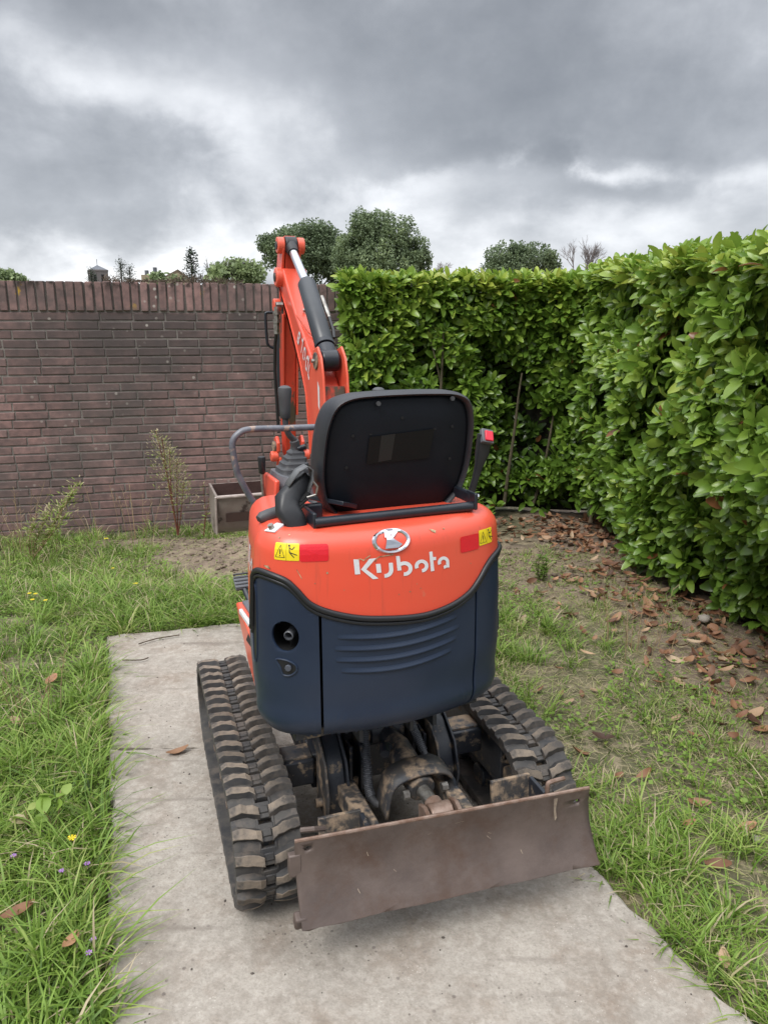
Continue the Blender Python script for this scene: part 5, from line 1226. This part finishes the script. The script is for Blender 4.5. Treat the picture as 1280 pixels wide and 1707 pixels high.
litter(1700, (.9, 2.6), (2.4, 6.5), lambda x, y: sstep(1.12, 1.62, x + .3 * (fbm(x * 2, y * 2) - .5)) * (.2 + .8 * sstep(2.6, 3.4, y)), 'brown curled dead leaves heaped under the right hedge')
litter(75, (.45, 1.7), (1.3, 4.6), lambda x, y: .9 * (dpoly(x, y, SLAB) > .15), 'few small brown leaves blown over the right lawn')
litter(420, (.6, 1.9), (5.3, 6.5), lambda x, y: sstep(5.5, 6.0, y) * .9, 'brown dead leaves at the foot of the back hedge')
def ray(u, v, z=.0):
    x = (u - 640) / 1233; y = (v - 853.5) / 1233; d = Vector((x, CP_ - y * SP_, -SP_ - y * CP_))
    t = (z - CAMH) / d.z; p = Vector((0, 0, CAMH)) + d * t
    for _ in range(3):
        zz_ = .03 if inpoly(p.x, p.y, SLAB) else float(gz(p.x, p.y)) + .01; t = (zz_ - CAMH) / d.z; p = Vector((0, 0, CAMH)) + d * t
    return p
LEAVES = [(297, 1256, 1, .085, .2, 'orange dead leaf lying alone on the bare concrete left of the track', 0),
 (88, 1153, 0, .085, 1.2, 'reddish brown dead leaf resting on the left lawn beside the path corner', .05), (30, 1219, 3, .07, 2.2, 'pale brown pointed leaf at the left edge of the lawn', .04),
 (36, 1560, 0, .09, .3, 'red brown leaf in the grass at the lower left corner', .07), (122, 1604, 1, .06, 1.0, 'small orange leaf in the grass beside the purple flowers', .06),
 (182, 1556, 1, .055, .2, 'small tan leaf half on the path edge low on the left', .0), (993, 1153, 3, .055, 2.4, 'pale tan leaf on bare ground right of the navy engine cover', 0),
 (948, 1171, 3, .05, .1, 'small bleached leaf on dry thatch nearest the right track', 0), (925, 967, 1, .06, .4, 'curled orange leaf beside the small bushy weed', 0),
 (985, 988, 3, .08, 2.6, 'long yellow leaf on the soil near the middle of the right lawn', 0), (932, 1009, 1, .05, 1.4, 'small brown leaf on bare soil behind the long grass tuft', 0),
 (1107, 985, 3, .075, .2, 'light tan leaf at the edge of the leaf litter', 0), (1118, 1073, 2, .08, .1, 'brown leaf lying flat between lawn and leaf litter', 0),
 (978, 1100, 3, .075, 2.3, 'cream dead leaf in the green grass tuft on the right', .03), (1098, 1131, 0, .055, 1.3, 'small red brown leaf standing on edge on the right lawn', .01),
 (1125, 1200, 3, .06, .3, 'tan leaf on the thatch below the bare soil patch', 0), (1256, 1193, 3, .11, .2, 'large pale curled leaf at the right edge of the lawn', 0), (1268, 1219, 2, .09, .1, 'flat brown leaf just below the large pale curled leaf', 0),
 (1147, 1380, 0, .06, .2, 'dark red leaf under the tall grass right of the blade', .01), (1242, 1386, 2, .075, .0, 'rust brown leaf near the round stone', .01), (1205, 1612, 3, .06, 1.0, 'torn yellow leaf in the grass at the lower right path edge', .02),
 (1215, 1092, 2, .10, .4, 'dark brown curled leaf on bare soil under the right hedge', 0), (1130, 992, 1, .07, 1.9, 'orange leaf on the soil below the hedge foot', 0), (990, 1072, 1, .05, .6, 'small orange leaf between two green tufts', .02),
 (1030, 1300, 0, .055, .5, 'brown leaf beside the right blade corner', .01), (1075, 1052, 3, .06, .2, 'faded leaf by the dry stalks on the right', 0)]
for (u, v, k, s, a, lb, dz) in LEAVES:
    p = ray(u, v); o = addobj('fallen_leaf', DM[k], None); o.location = p + Vector((0, 0, dz + (.003))); o.rotation_euler = (random.uniform(-.15, .15), random.uniform(-.15, .15), a - 1.3); o.scale = (s * 1.15, s, s * .8); tag(o, lb, 'leaf', 'dead leaves scattered over the lawn and path')

# ------------------------------------------------------------------ soil clods, grit, stones, sticks
def lumps(n_, posf, sz, mat, name, label, cat_, flat=.6):
    ico = bmesh.new(); bmesh.ops.create_icosphere(ico, subdivisions=1, radius=1); V0 = np.array([v.co[:] for v in ico.verts]); F0 = np.array([[v.index for v in f.verts] for f in ico.faces]); ico.free()
    P_ = posf(n_); m_ = len(P_); s = sz[0] + (sz[1] - sz[0]) * RG.random(m_) ** 2.5
    V = V0[None] * (s[:, None, None] * RG.uniform(.6, 1.25, (m_, 1, 3)) * np.array([1, 1, flat])) * RG.uniform(.8, 1.15, (m_, len(V0), 1)) + P_[:, None]
    tag(addobj(name, npmesh(name, V.reshape(-1, 3), [(F0[None] + (np.arange(m_) * len(V0))[:, None, None]).reshape(-1, 3)], None, False), M[mat]), label, cat_, kind='stuff')
def moundpos(n_):
    x = RG.uniform(-2.7, 1.6, n_); y = RG.uniform(4.2, 6.6, n_); k = (soilmask(x, y) > .55) & (RG.random(n_) < soilmask(x, y)) & (y < WY + x * .268 - .06); x, y = x[k], y[k]
    return np.stack([x, y, gz(x, y) + .004], 1)
lumps(6500, moundpos, (.004, .024), 'clod', 'soil_clods', 'crumbled clods of dug earth in front of the wall', 'soil')
def slabpos(n_):
    x = RG.uniform(-1.5, 1.2, n_); y = RG.uniform(.5, 3.9, n_); k = (dpoly(x, y, SLAB) < -.03) & (RG.random(n_) < .15 + fbm(x * 3, y * 3)); return np.stack([x[k], y[k], np.full(k.sum(), .031)], 1)
lumps(900, slabpos, (.0012, .0055), 'grit', 'path_grit', 'dark specks of dirt scattered over the concrete path', 'grit', .5)
lumps(60, lambda n_: np.stack([(q := ray(1140 + 0, 1040)).x + RG.normal(0, .35, n_), q.y + RG.normal(0, .5, n_), np.full(n_, .004)], 1), (.004, .013), 'clod', 'small_stones', 'little stones in the bare soil under the hedge', 'stones')
st = MB(); 
def stone(u, v, r_, lb):
    p = ray(u, v); bm = bmesh.new(); bmesh.ops.create_icosphere(bm, subdivisions=2, radius=r_)
    for q in bm.verts: q.co *= 1 + .18 * math.sin(q.co.x * 90 + q.co.y * 140); q.co.z *= .6
    me = bpy.data.meshes.new('stone'); bm.to_mesh(me); bm.free(); me.polygons.foreach_set('use_smooth', [True] * len(me.polygons)); o = addobj('stone', me, M['concrete']); o.location = p + Vector((0, 0, r_ * .3)); tag(o, lb, 'stone')
stone(1262, 1402, .022, 'round pinkish stone in the grass at the right edge'); stone(1173, 1034, .035, 'flat grey stone half buried under the right hedge')
def stick(P, r_, lb, mat='twig'):
    o = MB().tube(crom([ray(*p) + Vector((0, 0, .012)) for p in P], 4), r_, 6).build('stick', M[mat]); tag(o, lb, 'stick')
stick([(1180, 1108), (1215, 1109), (1250, 1112)], .005, 'thin dark stick on bare soil under the right hedge')
stick([(205, 1104), (235, 1104), (248, 1100)], .003, 'thin dark twig on the far left corner of the path')
stick([(232, 1077), (262, 1068), (300, 1062)], .003, 'dry stalk lying across the far left end of the path')
def stalks(C, n_, rad, hh, name, label, mat, rg=random):
    mb = MB()
    for k in range(n_):
        a = rg.random() * 6.28; r_ = rad * rg.random(); b = Vector((C[0] + r_ * math.cos(a), C[1] + r_ * math.sin(a), 0)); b.z = float(gz(b.x, b.y)); h = hh * rg.uniform(.6, 1.1); d = Vector((math.cos(a), math.sin(a), 0)) * rg.uniform(.1, .5) * h
        pts = crom([b, b + Vector((0, 0, h * .5)) + d * .3, b + Vector((0, 0, h)) + d], 3); mb.tube(pts, [.002, .002, .0018, .0016, .0014, .0012, .001], 4, False)
        for q in range(5):
            t = pts[-1] - (pts[-1] - pts[-3]) * q * .25; mb.tube([t, t + Vector((rg.uniform(-.03, .03), rg.uniform(-.03, .03), .03))], .0012, 3, False)
    tag(mb.build(name, M[mat], smooth=False), label, 'dry stalks', kind='stuff')
random.seed(3)
stalks((-2.75, 5.35), 16, .35, .55, 'dry_stalks', 'thin dry grass stalks leaning against the wall at the far left', 'straw')
stalks((-2.0, 5.75), 14, .5, .45, 'dry_stalks', 'bleached dry stalks below the middle of the wall', 'straw')
stalks((-1.45, 2.7), 8, .15, .30, 'dry_stalks', 'dry stalks in the grass left of the path', 'straw')
stalks((1.25, 3.45), 10, .25, .30, 'dry_stalks', 'dry grass stalks beside the leaf litter on the right', 'straw')
stalks((.35, 5.6), 8, .12, .35, 'dry_stalks', 'dry stalks behind the seat at the back hedge foot', 'straw')

# ------------------------------------------------------------------ weeds
def small_leaves(C, D, size, tn, wd=.4, mat='grass'):
    n_ = len(C); Nn = np.stack([RG.normal(0, .5, n_), RG.normal(0, .5, n_), np.ones(n_)], 1)
    V0, F0 = leaf_template(4, wd, .1, .2); P, F = scatter_leaves(np.array(C), np.array(D), Nn, size * RG.uniform(.6, 1.2, n_), None, V0, F0)
    return npmesh('leaves', P, [F], np.repeat(np.clip(tn + RG.normal(0, .1, n_), 0, 1), len(V0)), True)
def weed(name, label, base, stems_, leafsize, tn, nper, mat, wd=.3, topfluff=0, ftn=.9, t0=.2):
    root = empty(name, label, 'weed', base)
    C, D = [], []; FC, FD = [], []
    mb = MB()
    for (tip, r_) in stems_:
        tip = Vector(tip); mid = tip * .5 + Vector((random.uniform(-.03, .03), random.uniform(-.02, .02), 0)); pts = crom([(0, 0, 0), mid, tip], 6); mb.tube(pts, [r_ * (1 - .6 * i / (len(pts) - 1)) for i in range(len(pts))], 6)
        for k in range(nper):
            t = t0 + (1 - t0) * random.random(); p = pts[int(t * (len(pts) - 1))]; a = random.random() * 6.28
            C.append(p + Vector((random.uniform(-.01, .01),) * 3)); D.append((math.cos(a), math.sin(a), random.uniform(.0, .8)))
        for k in range(topfluff):
            t = .60 + .4 * random.random(); p = pts[int(t * (len(pts) - 1))]; a = random.random() * 6.28; q = random.random() * .13 * (1.2 - t)*2.2
            FC.append(p + Vector((math.cos(a) * q, math.sin(a) * q, random.uniform(-.02, .05)))); FD.append((math.cos(a), math.sin(a), random.uniform(.2, 1.6)))
    mb.build('stem', M[mat], root)
    o = addobj('leaves', small_leaves(C, D, leafsize, tn, wd), M['grass'], root); o['kind'] = 'stuff'
    if FC: o = addobj('seed_heads', small_leaves(FC, FD, leafsize * .8, ftn, .25), M['grass'], root); o['kind'] = 'stuff'
    return root
def gp(u, v): p = ray(u, v); return (p.x, p.y, float(gz(p.x, p.y)))
weed('dried_weed', 'tall wilted weed with reddish stems standing against the brick wall', (-1.70, 5.88, -.08), [((-.08, .02, .80), .008), ((-.13, .03, .86), .006), ((.03, .02, .62), .006), ((.08, -.02, .45), .005), ((-.02, .0, .72), .006)], .030, .80, 16, 'redstem', .25, 260, .93)
weed('dried_weed', 'small red stemmed weed at the wall foot left of the bucket', (-1.50, 5.92, -.10), [((.02, .0, .45), .004), ((.06, 0, .30), .004)], .035, .8, 20, 'redstem', .25, 10)
weed('fleabane', 'leaning pale green bushy weed at the left end of the wall', (-2.60, 5.20, -.08), [((.32, .1, .50), .008), ((.24, .1, .42), .007), ((.38, .1, .58), .006), ((.15, .05, .36), .006), ((.30, -.02, .36), .006), ((.05, .0, .28), .006)], .045, .80, 90, 'straw', .22, 60, .87)
weed('bushy_weed', 'small upright bushy green weed on the right lawn', (gp(902, 965)[0], gp(902, 965)[1], -.02), [((.0, .0, .22), .004), ((.04, 0, .17), .003), ((-.04, 0, .17), .003), ((.02, .02, .19), .003), ((-.02, -.02, .2), .003)], .035, .45, 60, 'twig', .2)
weed('bushy_weed', 'feathery green weed at the back hedge foot behind the hood', (.70, 5.75, -.08), [((.0, .0, .40), .004), ((.10, 0, .32), .003), ((-.10, 0, .34), .003), ((.05, .02, .36), .003), ((-.16, -.02, .25), .003), ((.16, 0, .22), .003)], .06, .46, 55, 'twig', .16)
weed('creeping_bramble', 'bramble shoot with broad pale green leaves in the left grass', gp(70, 1400), [((.03, -.02, .13), .003), ((-.04, .0, .12), .003), ((.05, .06, .15), .003)], .055, .72, 5, 'straw', .75, 0, .8, .6)
weed('wilted_weed', 'dark wilted weed heads at the far left foot of the wall', (-2.95, 5.45, -.08), [((-.06, 0, .22), .004), ((.06, 0, .24), .004), ((.02, 0, .18), .003)], .02, .95, 4, 'twig', .3, 0)
# flowers
def flower(u, v, h, r_, mat, lb):
    p = ray(u, v + 14); root = empty('wild_flower', lb, 'flower', p, 0., 'yellow wild flowers in the left lawn' if mat == 'flower' else 'purple wild flowers in the near grass')
    MB().tube([(0, 0, 0), (.004, 0, h * .6), (0, 0, h)], .0012, 5).build('stem', M['grass'], root)
    mb = MB()
    for k in range(7):
        a = k * .9; mb.add([(0, 0, h), (r_ * math.cos(a - .3), r_ * math.sin(a - .3), h + .004), (r_ * 1.2 * math.cos(a), r_ * 1.2 * math.sin(a), h + .002), (r_ * math.cos(a + .3), r_ * math.sin(a + .3), h + .004)], [(0, 1, 2, 3)])
    mb.build('petals', M[mat], root, smooth=False)
for (u, v, s, lb) in ((179, 898, .016, 'yellow flower close to the foot of the wall'), (52, 994, .011, 'yellow flower, leftmost of the loose cluster on the left lawn'), (62, 995, .011, 'yellow flower, right of the leftmost one in the cluster'), (57, 1005, .011, 'yellow flower, lowest of the loose cluster on the left lawn'), (79, 1006, .011, 'yellow flower, rightmost of the loose cluster on the left lawn'),
                      (228, 977, .013, 'yellow flower in long grass in front of the soil mound'), (190, 950, .010, 'tiny yellow flower between the cluster and the wall'), (124, 1416, .013, 'yellow flower low in the grass beside the path')):
    flower(u, v, .07, s, 'flower', lb)
for (u, v, lb) in ((28, 1446, 'pale purple flower at the left edge of the near grass'), (108, 1472, 'pale purple flower in the middle of the near grass'), (150, 1460, 'pale purple flower nearest the path edge'), (160, 1590, 'purple flower beside the gap in the path edge'), (153, 1613, 'lowest purple flower beside the path')):
    flower(u, v, .07, .008, 'purple', lb)

# ------------------------------------------------------------------ creeper on the coping
mb = MB(); random.seed(11)
for k in range(420):
    x = random.uniform(-2.35, -1.25); a = Vector((x, random.uniform(.0, .2), ZT + .003)); b = a + Vector((random.uniform(-.05, .05), random.uniform(-.03, .03), random.uniform(.005, .05) * (1 + .5 * math.sin(x * 7))))
    mb.tube([a, a.lerp(b, .5) + Vector((random.uniform(-.015, .015), 0, .008)), b], .0022, 3, False)
cw = mb.build('dry_creeper', M['twig'], None, smooth=False); cw.location = (0, WY, 0); cw.rotation_euler = (0, 0, WA); tag(cw, 'dry twiggy creeper lying along the top of the brick wall', 'creeper')

# ------------------------------------------------------------------ shrubs and trees beyond the wall
def pdir(u, v):
    x = (u - 640) / 1233; y = (v - 853.5) / 1233; d = Vector((x, CP_ - y * SP_, -SP_ - y * CP_)); return d
def at(u, v, D): d = pdir(u, v); return Vector((0, 0, CAMH)) + d * (D / math.hypot(d.x, d.y))
def crown(name, label, D, blobs, n_, ls, tn, mat='tree', trunk=.2, cat_='tree', dens=1.0, holes=.0):
    """blobs: (u, v, rx px, ry px) -> ellipsoidal masses filled with small leaf cards"""
    sc = D / 1233; c0 = at(sum(b[0] for b in blobs) / len(blobs), 470, D); root = empty(name, label, cat_, (c0.x, c0.y, 0))
    ar = np.array([b[2] * b[3] for b in blobs], float); cnt = (n_ * ar / ar.sum()).astype(int); Cs = []; Ts = []
    for (u, v, a, b), k in zip(blobs, cnt):
        c = at(u, v, D); q = RG.normal(0, 1, (k, 3)); q /= np.linalg.norm(q, axis=1, keepdims=True); r_ = RG.random(k) ** .42
        lump = 1 + .34 * (fbm(q[:, 0] * 3.1 + u, q[:, 2] * 3.1 + v, 3) - .5) * 2
        P = q * (r_ * lump)[:, None] * np.array([a * sc, a * sc * .8, b * sc]); P += RG.normal(0, ls * .3, P.shape)
        cl_ = fbm(P[:, 0] / sc * .05 + u, P[:, 2] / sc * .05 + P[:, 1] / sc * .04, 3); kk = cl_ > holes
        Cs.append((P + np.array(c))[kk]); Ts.append((tn + .8 * (cl_[kk] - .5) + RG.normal(0, .1, kk.sum())))
    C = np.concatenate(Cs); T_ = np.clip(np.concatenate(Ts), 0, 1); m_ = len(C)
    D_ = RG.normal(0, 1, (m_, 3)); Nn = RG.normal(0, 1, (m_, 3)) + np.array([0, -.3, .8])
    V0 = np.array([(0, -.5, 0), (.35, 0, .08), (0, .5, 0), (-.35, 0, .08)]); F0 = np.array([(0, 1, 2, 3)])
    P, F = scatter_leaves(C - np.array([c0.x, c0.y, 0]), D_, Nn, ls * RG.uniform(.6, 1.4, m_), None, V0, F0)
    o = addobj('crown', npmesh('crown', P, [F], np.repeat(T_, 4)), M[mat], root)
    H_ = float(C[:, 2].mean()); mb = MB(); mb.tube([(0, 0, 0), (.1, 0, H_ * .6), (0, 0, H_)], [trunk, trunk * .8, trunk * .4], 8)
    for (u, v, a, b) in blobs: mb.tube([(0, 0, H_ * .45), Vector(at(u, v, D)) - Vector((c0.x, c0.y, 0))], [trunk * .45, trunk * .12], 6)
    mb.build('trunk', M['treetrunk'], root); return root
crown('leafy_tree', 'broad dark green tree behind the boom tip, left of the pair', 46, [(505, 425, 62, 46), (470, 412, 38, 26), (520, 395, 40, 26), (560, 450, 45, 40), (445, 405, 18, 14), (540, 415, 35, 40)], 46000, .13, .42, holes=.36)
crown('leafy_tree', 'taller rounded green tree right of the boom, right of the pair', 42, [(630, 400, 48, 42), (600, 385, 34, 30), (665, 385, 32, 24), (640, 440, 70, 40), (690, 425, 28, 30), (590, 430, 35, 42), (700, 440, 18, 24)], 52000, .12, .58, holes=.36)
crown('leafy_tree', 'low dark tree above the back hedge on the right', 50, [(838, 435, 32, 26), (860, 428, 24, 22), (895, 430, 34, 24), (920, 442, 18, 18), (850, 450, 45, 16)], 16000, .14, .44, holes=.42)
crown('garden_shrub', 'light green shrub peeping over the wall at the far left edge', 11, [(5, 468, 26, 13), (28, 468, 16, 10), (-15, 462, 20, 14)], 2600, .055, .80, trunk=.03, cat_='shrub', holes=.3)
crown('garden_shrub', 'bright green bush just behind the wall left of the boom', 9, [(385, 465, 46, 22), (400, 450, 30, 18), (420, 460, 22, 22), (365, 455, 20, 14)], 4200, .045, .85, trunk=.03, cat_='shrub', holes=.44)
crown('garden_shrub', 'small green bush in front of the house roof', 10, [(272, 470, 24, 12), (262, 466, 14, 10)], 1500, .05, .80, trunk=.03, cat_='shrub', holes=.40)
def bare(name, label, D, u, v0, v1, wd, n_, cat_='tree', mat='treetrunk', lv=3):
    sc = D / 1233; b = at(u, v0, D); t = at(u, v1, D); root = empty(name, label, cat_, (b.x, b.y, 0)); mb = MB(); rg = random.Random(u)
    def br(p, d, L_, r_, k):
        q = p + d * L_; mb.tube([p, p.lerp(q, .5) + Vector((rg.uniform(-1, 1), 0, rg.uniform(-1, 1))) * L_ * .06, q], [r_, r_ * .8, r_ * .6], 4, False)
        if k == 0: return
        for _ in range(3 + (k == lv)):
            e_ = (d + Vector((rg.uniform(-.8, .8), rg.uniform(-.5, .5), rg.uniform(-.15, .5)))).normalized(); br(p.lerp(q, rg.uniform(.5, 1)), e_, L_ * rg.uniform(.55, .8), r_ * .6, k - 1)
    h = t.z - b.z; mb.tube([(0, 0, 0), (0, 0, b.z)], .004 * D, 6)
    for k in range(n_): br(Vector((rg.uniform(-.4, .4) * wd * sc, 0, b.z - .1 * h)), Vector((rg.uniform(-.45, .45), 0, 1)).normalized(), h * .48, .0009 * D, lv)
    mb.build('branches', M[mat], root, smooth=False); return root
M['greybark'] = material('grey_twigs', (.22, .20, .20), None, rough=.9)
bare('bare_tree', 'leafless grey tree above the hedge on the right', 52, 970, 462, 402, 30, 5, mat='greybark', lv=4)
bare('bare_tree', 'small leafless treetop between the hedge and the tall trees', 60, 735, 462, 432, 10, 2, mat='greybark')
bare('budding_shrub', 'thin airy twigs rising above the bright green bush', 9, 395, 470, 428, 90, 14, 'shrub', 'treetrunk')
def conifer(label, D, u, vt, vb, wd):
    t = at(u, vt, D); b = at(u, vb, D); root = empty('conifer', label, 'tree', (t.x, t.y, 0)); sc = D / 1233; h = t.z - b.z
    MB().tube([(0, 0, 0), (0, 0, t.z)], [.05, .008], 6).build('trunk', M['treetrunk'], root)
    C, D_ = [], []
    for k in range(13):
        s = k / 12; z = t.z - s * h * 1.5; R_ = wd * sc * (s * 1.0 + .06)
        for j in range(8):
            a = j * .785 + k; e_ = Vector((math.cos(a), math.sin(a), .25)); 
            for q in range(9):
                f = q / 8; C.append(Vector((0, 0, z)) + e_ * R_ * f + Vector((random.gauss(0, .01), random.gauss(0, .01), random.gauss(0, .012))) * D * .25); D_.append(e_ + Vector((random.gauss(0, .6), random.gauss(0, .6), random.gauss(0, .4))))
    me = small_leaves(C, D_, wd * sc * .30, .4, .28); o = addobj('crown', me, M['conifer'], root)
conifer('slim dark conifer tip left of the bright green bush', 16, 318, 421, 468, 20)
conifer('taller of two small conifer tips above the wall', 14, 201, 438, 470, 11)
conifer('shorter of two small conifer tips above the wall', 14, 216, 446, 470, 10)
conifer('small fir top in front of the church tower', 15, 152, 452, 470, 8)
# church tower
c0 = at(165, 470, 260); k = 260 / 1233
tw = empty('church_tower', 'square grey church tower with low pointed roof beyond the wall', 'church tower', (c0.x, c0.y, 0), R(25))
zt = at(165, 450, 260).z
MB().box((0, 0, zt / 2), (5.6, 5.6, zt)).build('tower_shaft', M['tower'], tw, bevel=.2)
MB().box((0, 0, zt - .35), (5.8, 5.8, .5)).build('cornice', M['tower'], tw)
MB().add([(-2.6, -2.6, zt), (2.6, -2.6, zt), (2.6, 2.6, zt), (-2.6, 2.6, zt), (0, 0, zt + 1.5)], [(0, 1, 4), (1, 2, 4), (2, 3, 4), (3, 0, 4)]).build('spire_roof', M['tower_roof'], tw, smooth=False)
MB().tube([(0, 0, zt + 1.4), (0, 0, zt + 3.2)], .09, 5).build('finial', M['tower_roof'], tw)
for sg in (-1, 1):
    MB().box((sg * 1.1, -2.81, zt - 2.6), (.8, .08, 2.2)).build('belfry_opening', M['void'], tw)
    MB().box((-2.81, sg * 1.1, zt - 2.6), (.08, .8, 2.2)).build('belfry_opening', M['void'], tw)
# house roof + chimneys
D = 62; c0 = at(285, 470, D); hs = empty('distant_house', 'tan house roof with two chimneys showing above the wall', 'house', (c0.x, c0.y, 0), R(12)); zr = at(285, 449, D).z; zb = at(285, 482, D).z
MB().box((0, 3, zb / 2 - .1), (4.8, 6, zb)).build('wall', M['house_wall'], hs)
rf = MB().add([(-2.2, -.3, zb), (2.6, -.3, zb), (2.6, 6.3, zb), (-2.2, 6.3, zb), (.6, -.3, zr), (.6, 6.3, zr)], [(0, 1, 4), (1, 2, 5, 4), (2, 3, 5), (3, 0, 4, 5), (0, 3, 2, 1)]).build('roof', M['roof_tile'], hs, smooth=False)
MB().add([(-1.8, -.31, zb + .1), (2.2, -.31, zb + .1), (.6, -.31, zr - .25)], [(0, 1, 2)]).build('gable', M['house_wall'], hs, smooth=False)
for (u, v, wd, mt_) in ((243, 457, .8, 'house_wall'), (257, 452, .7, 'tower')):
    q = at(u, v, D); lx = Vector((q.x - c0.x, q.y - c0.y, 0)); lx.rotate(Euler((0, 0, -R(12)))); 
    ch = MB().box((lx.x, 1.0, q.z / 2 + .8), (wd, wd, q.z - 1.6)).build('chimney', M[mt_], rf)
    MB().tube([(lx.x, 1.0, q.z), (lx.x, 1.0, q.z + .35)], .16, 8)  .build('chimney_pot', M['tower_roof'], hs)
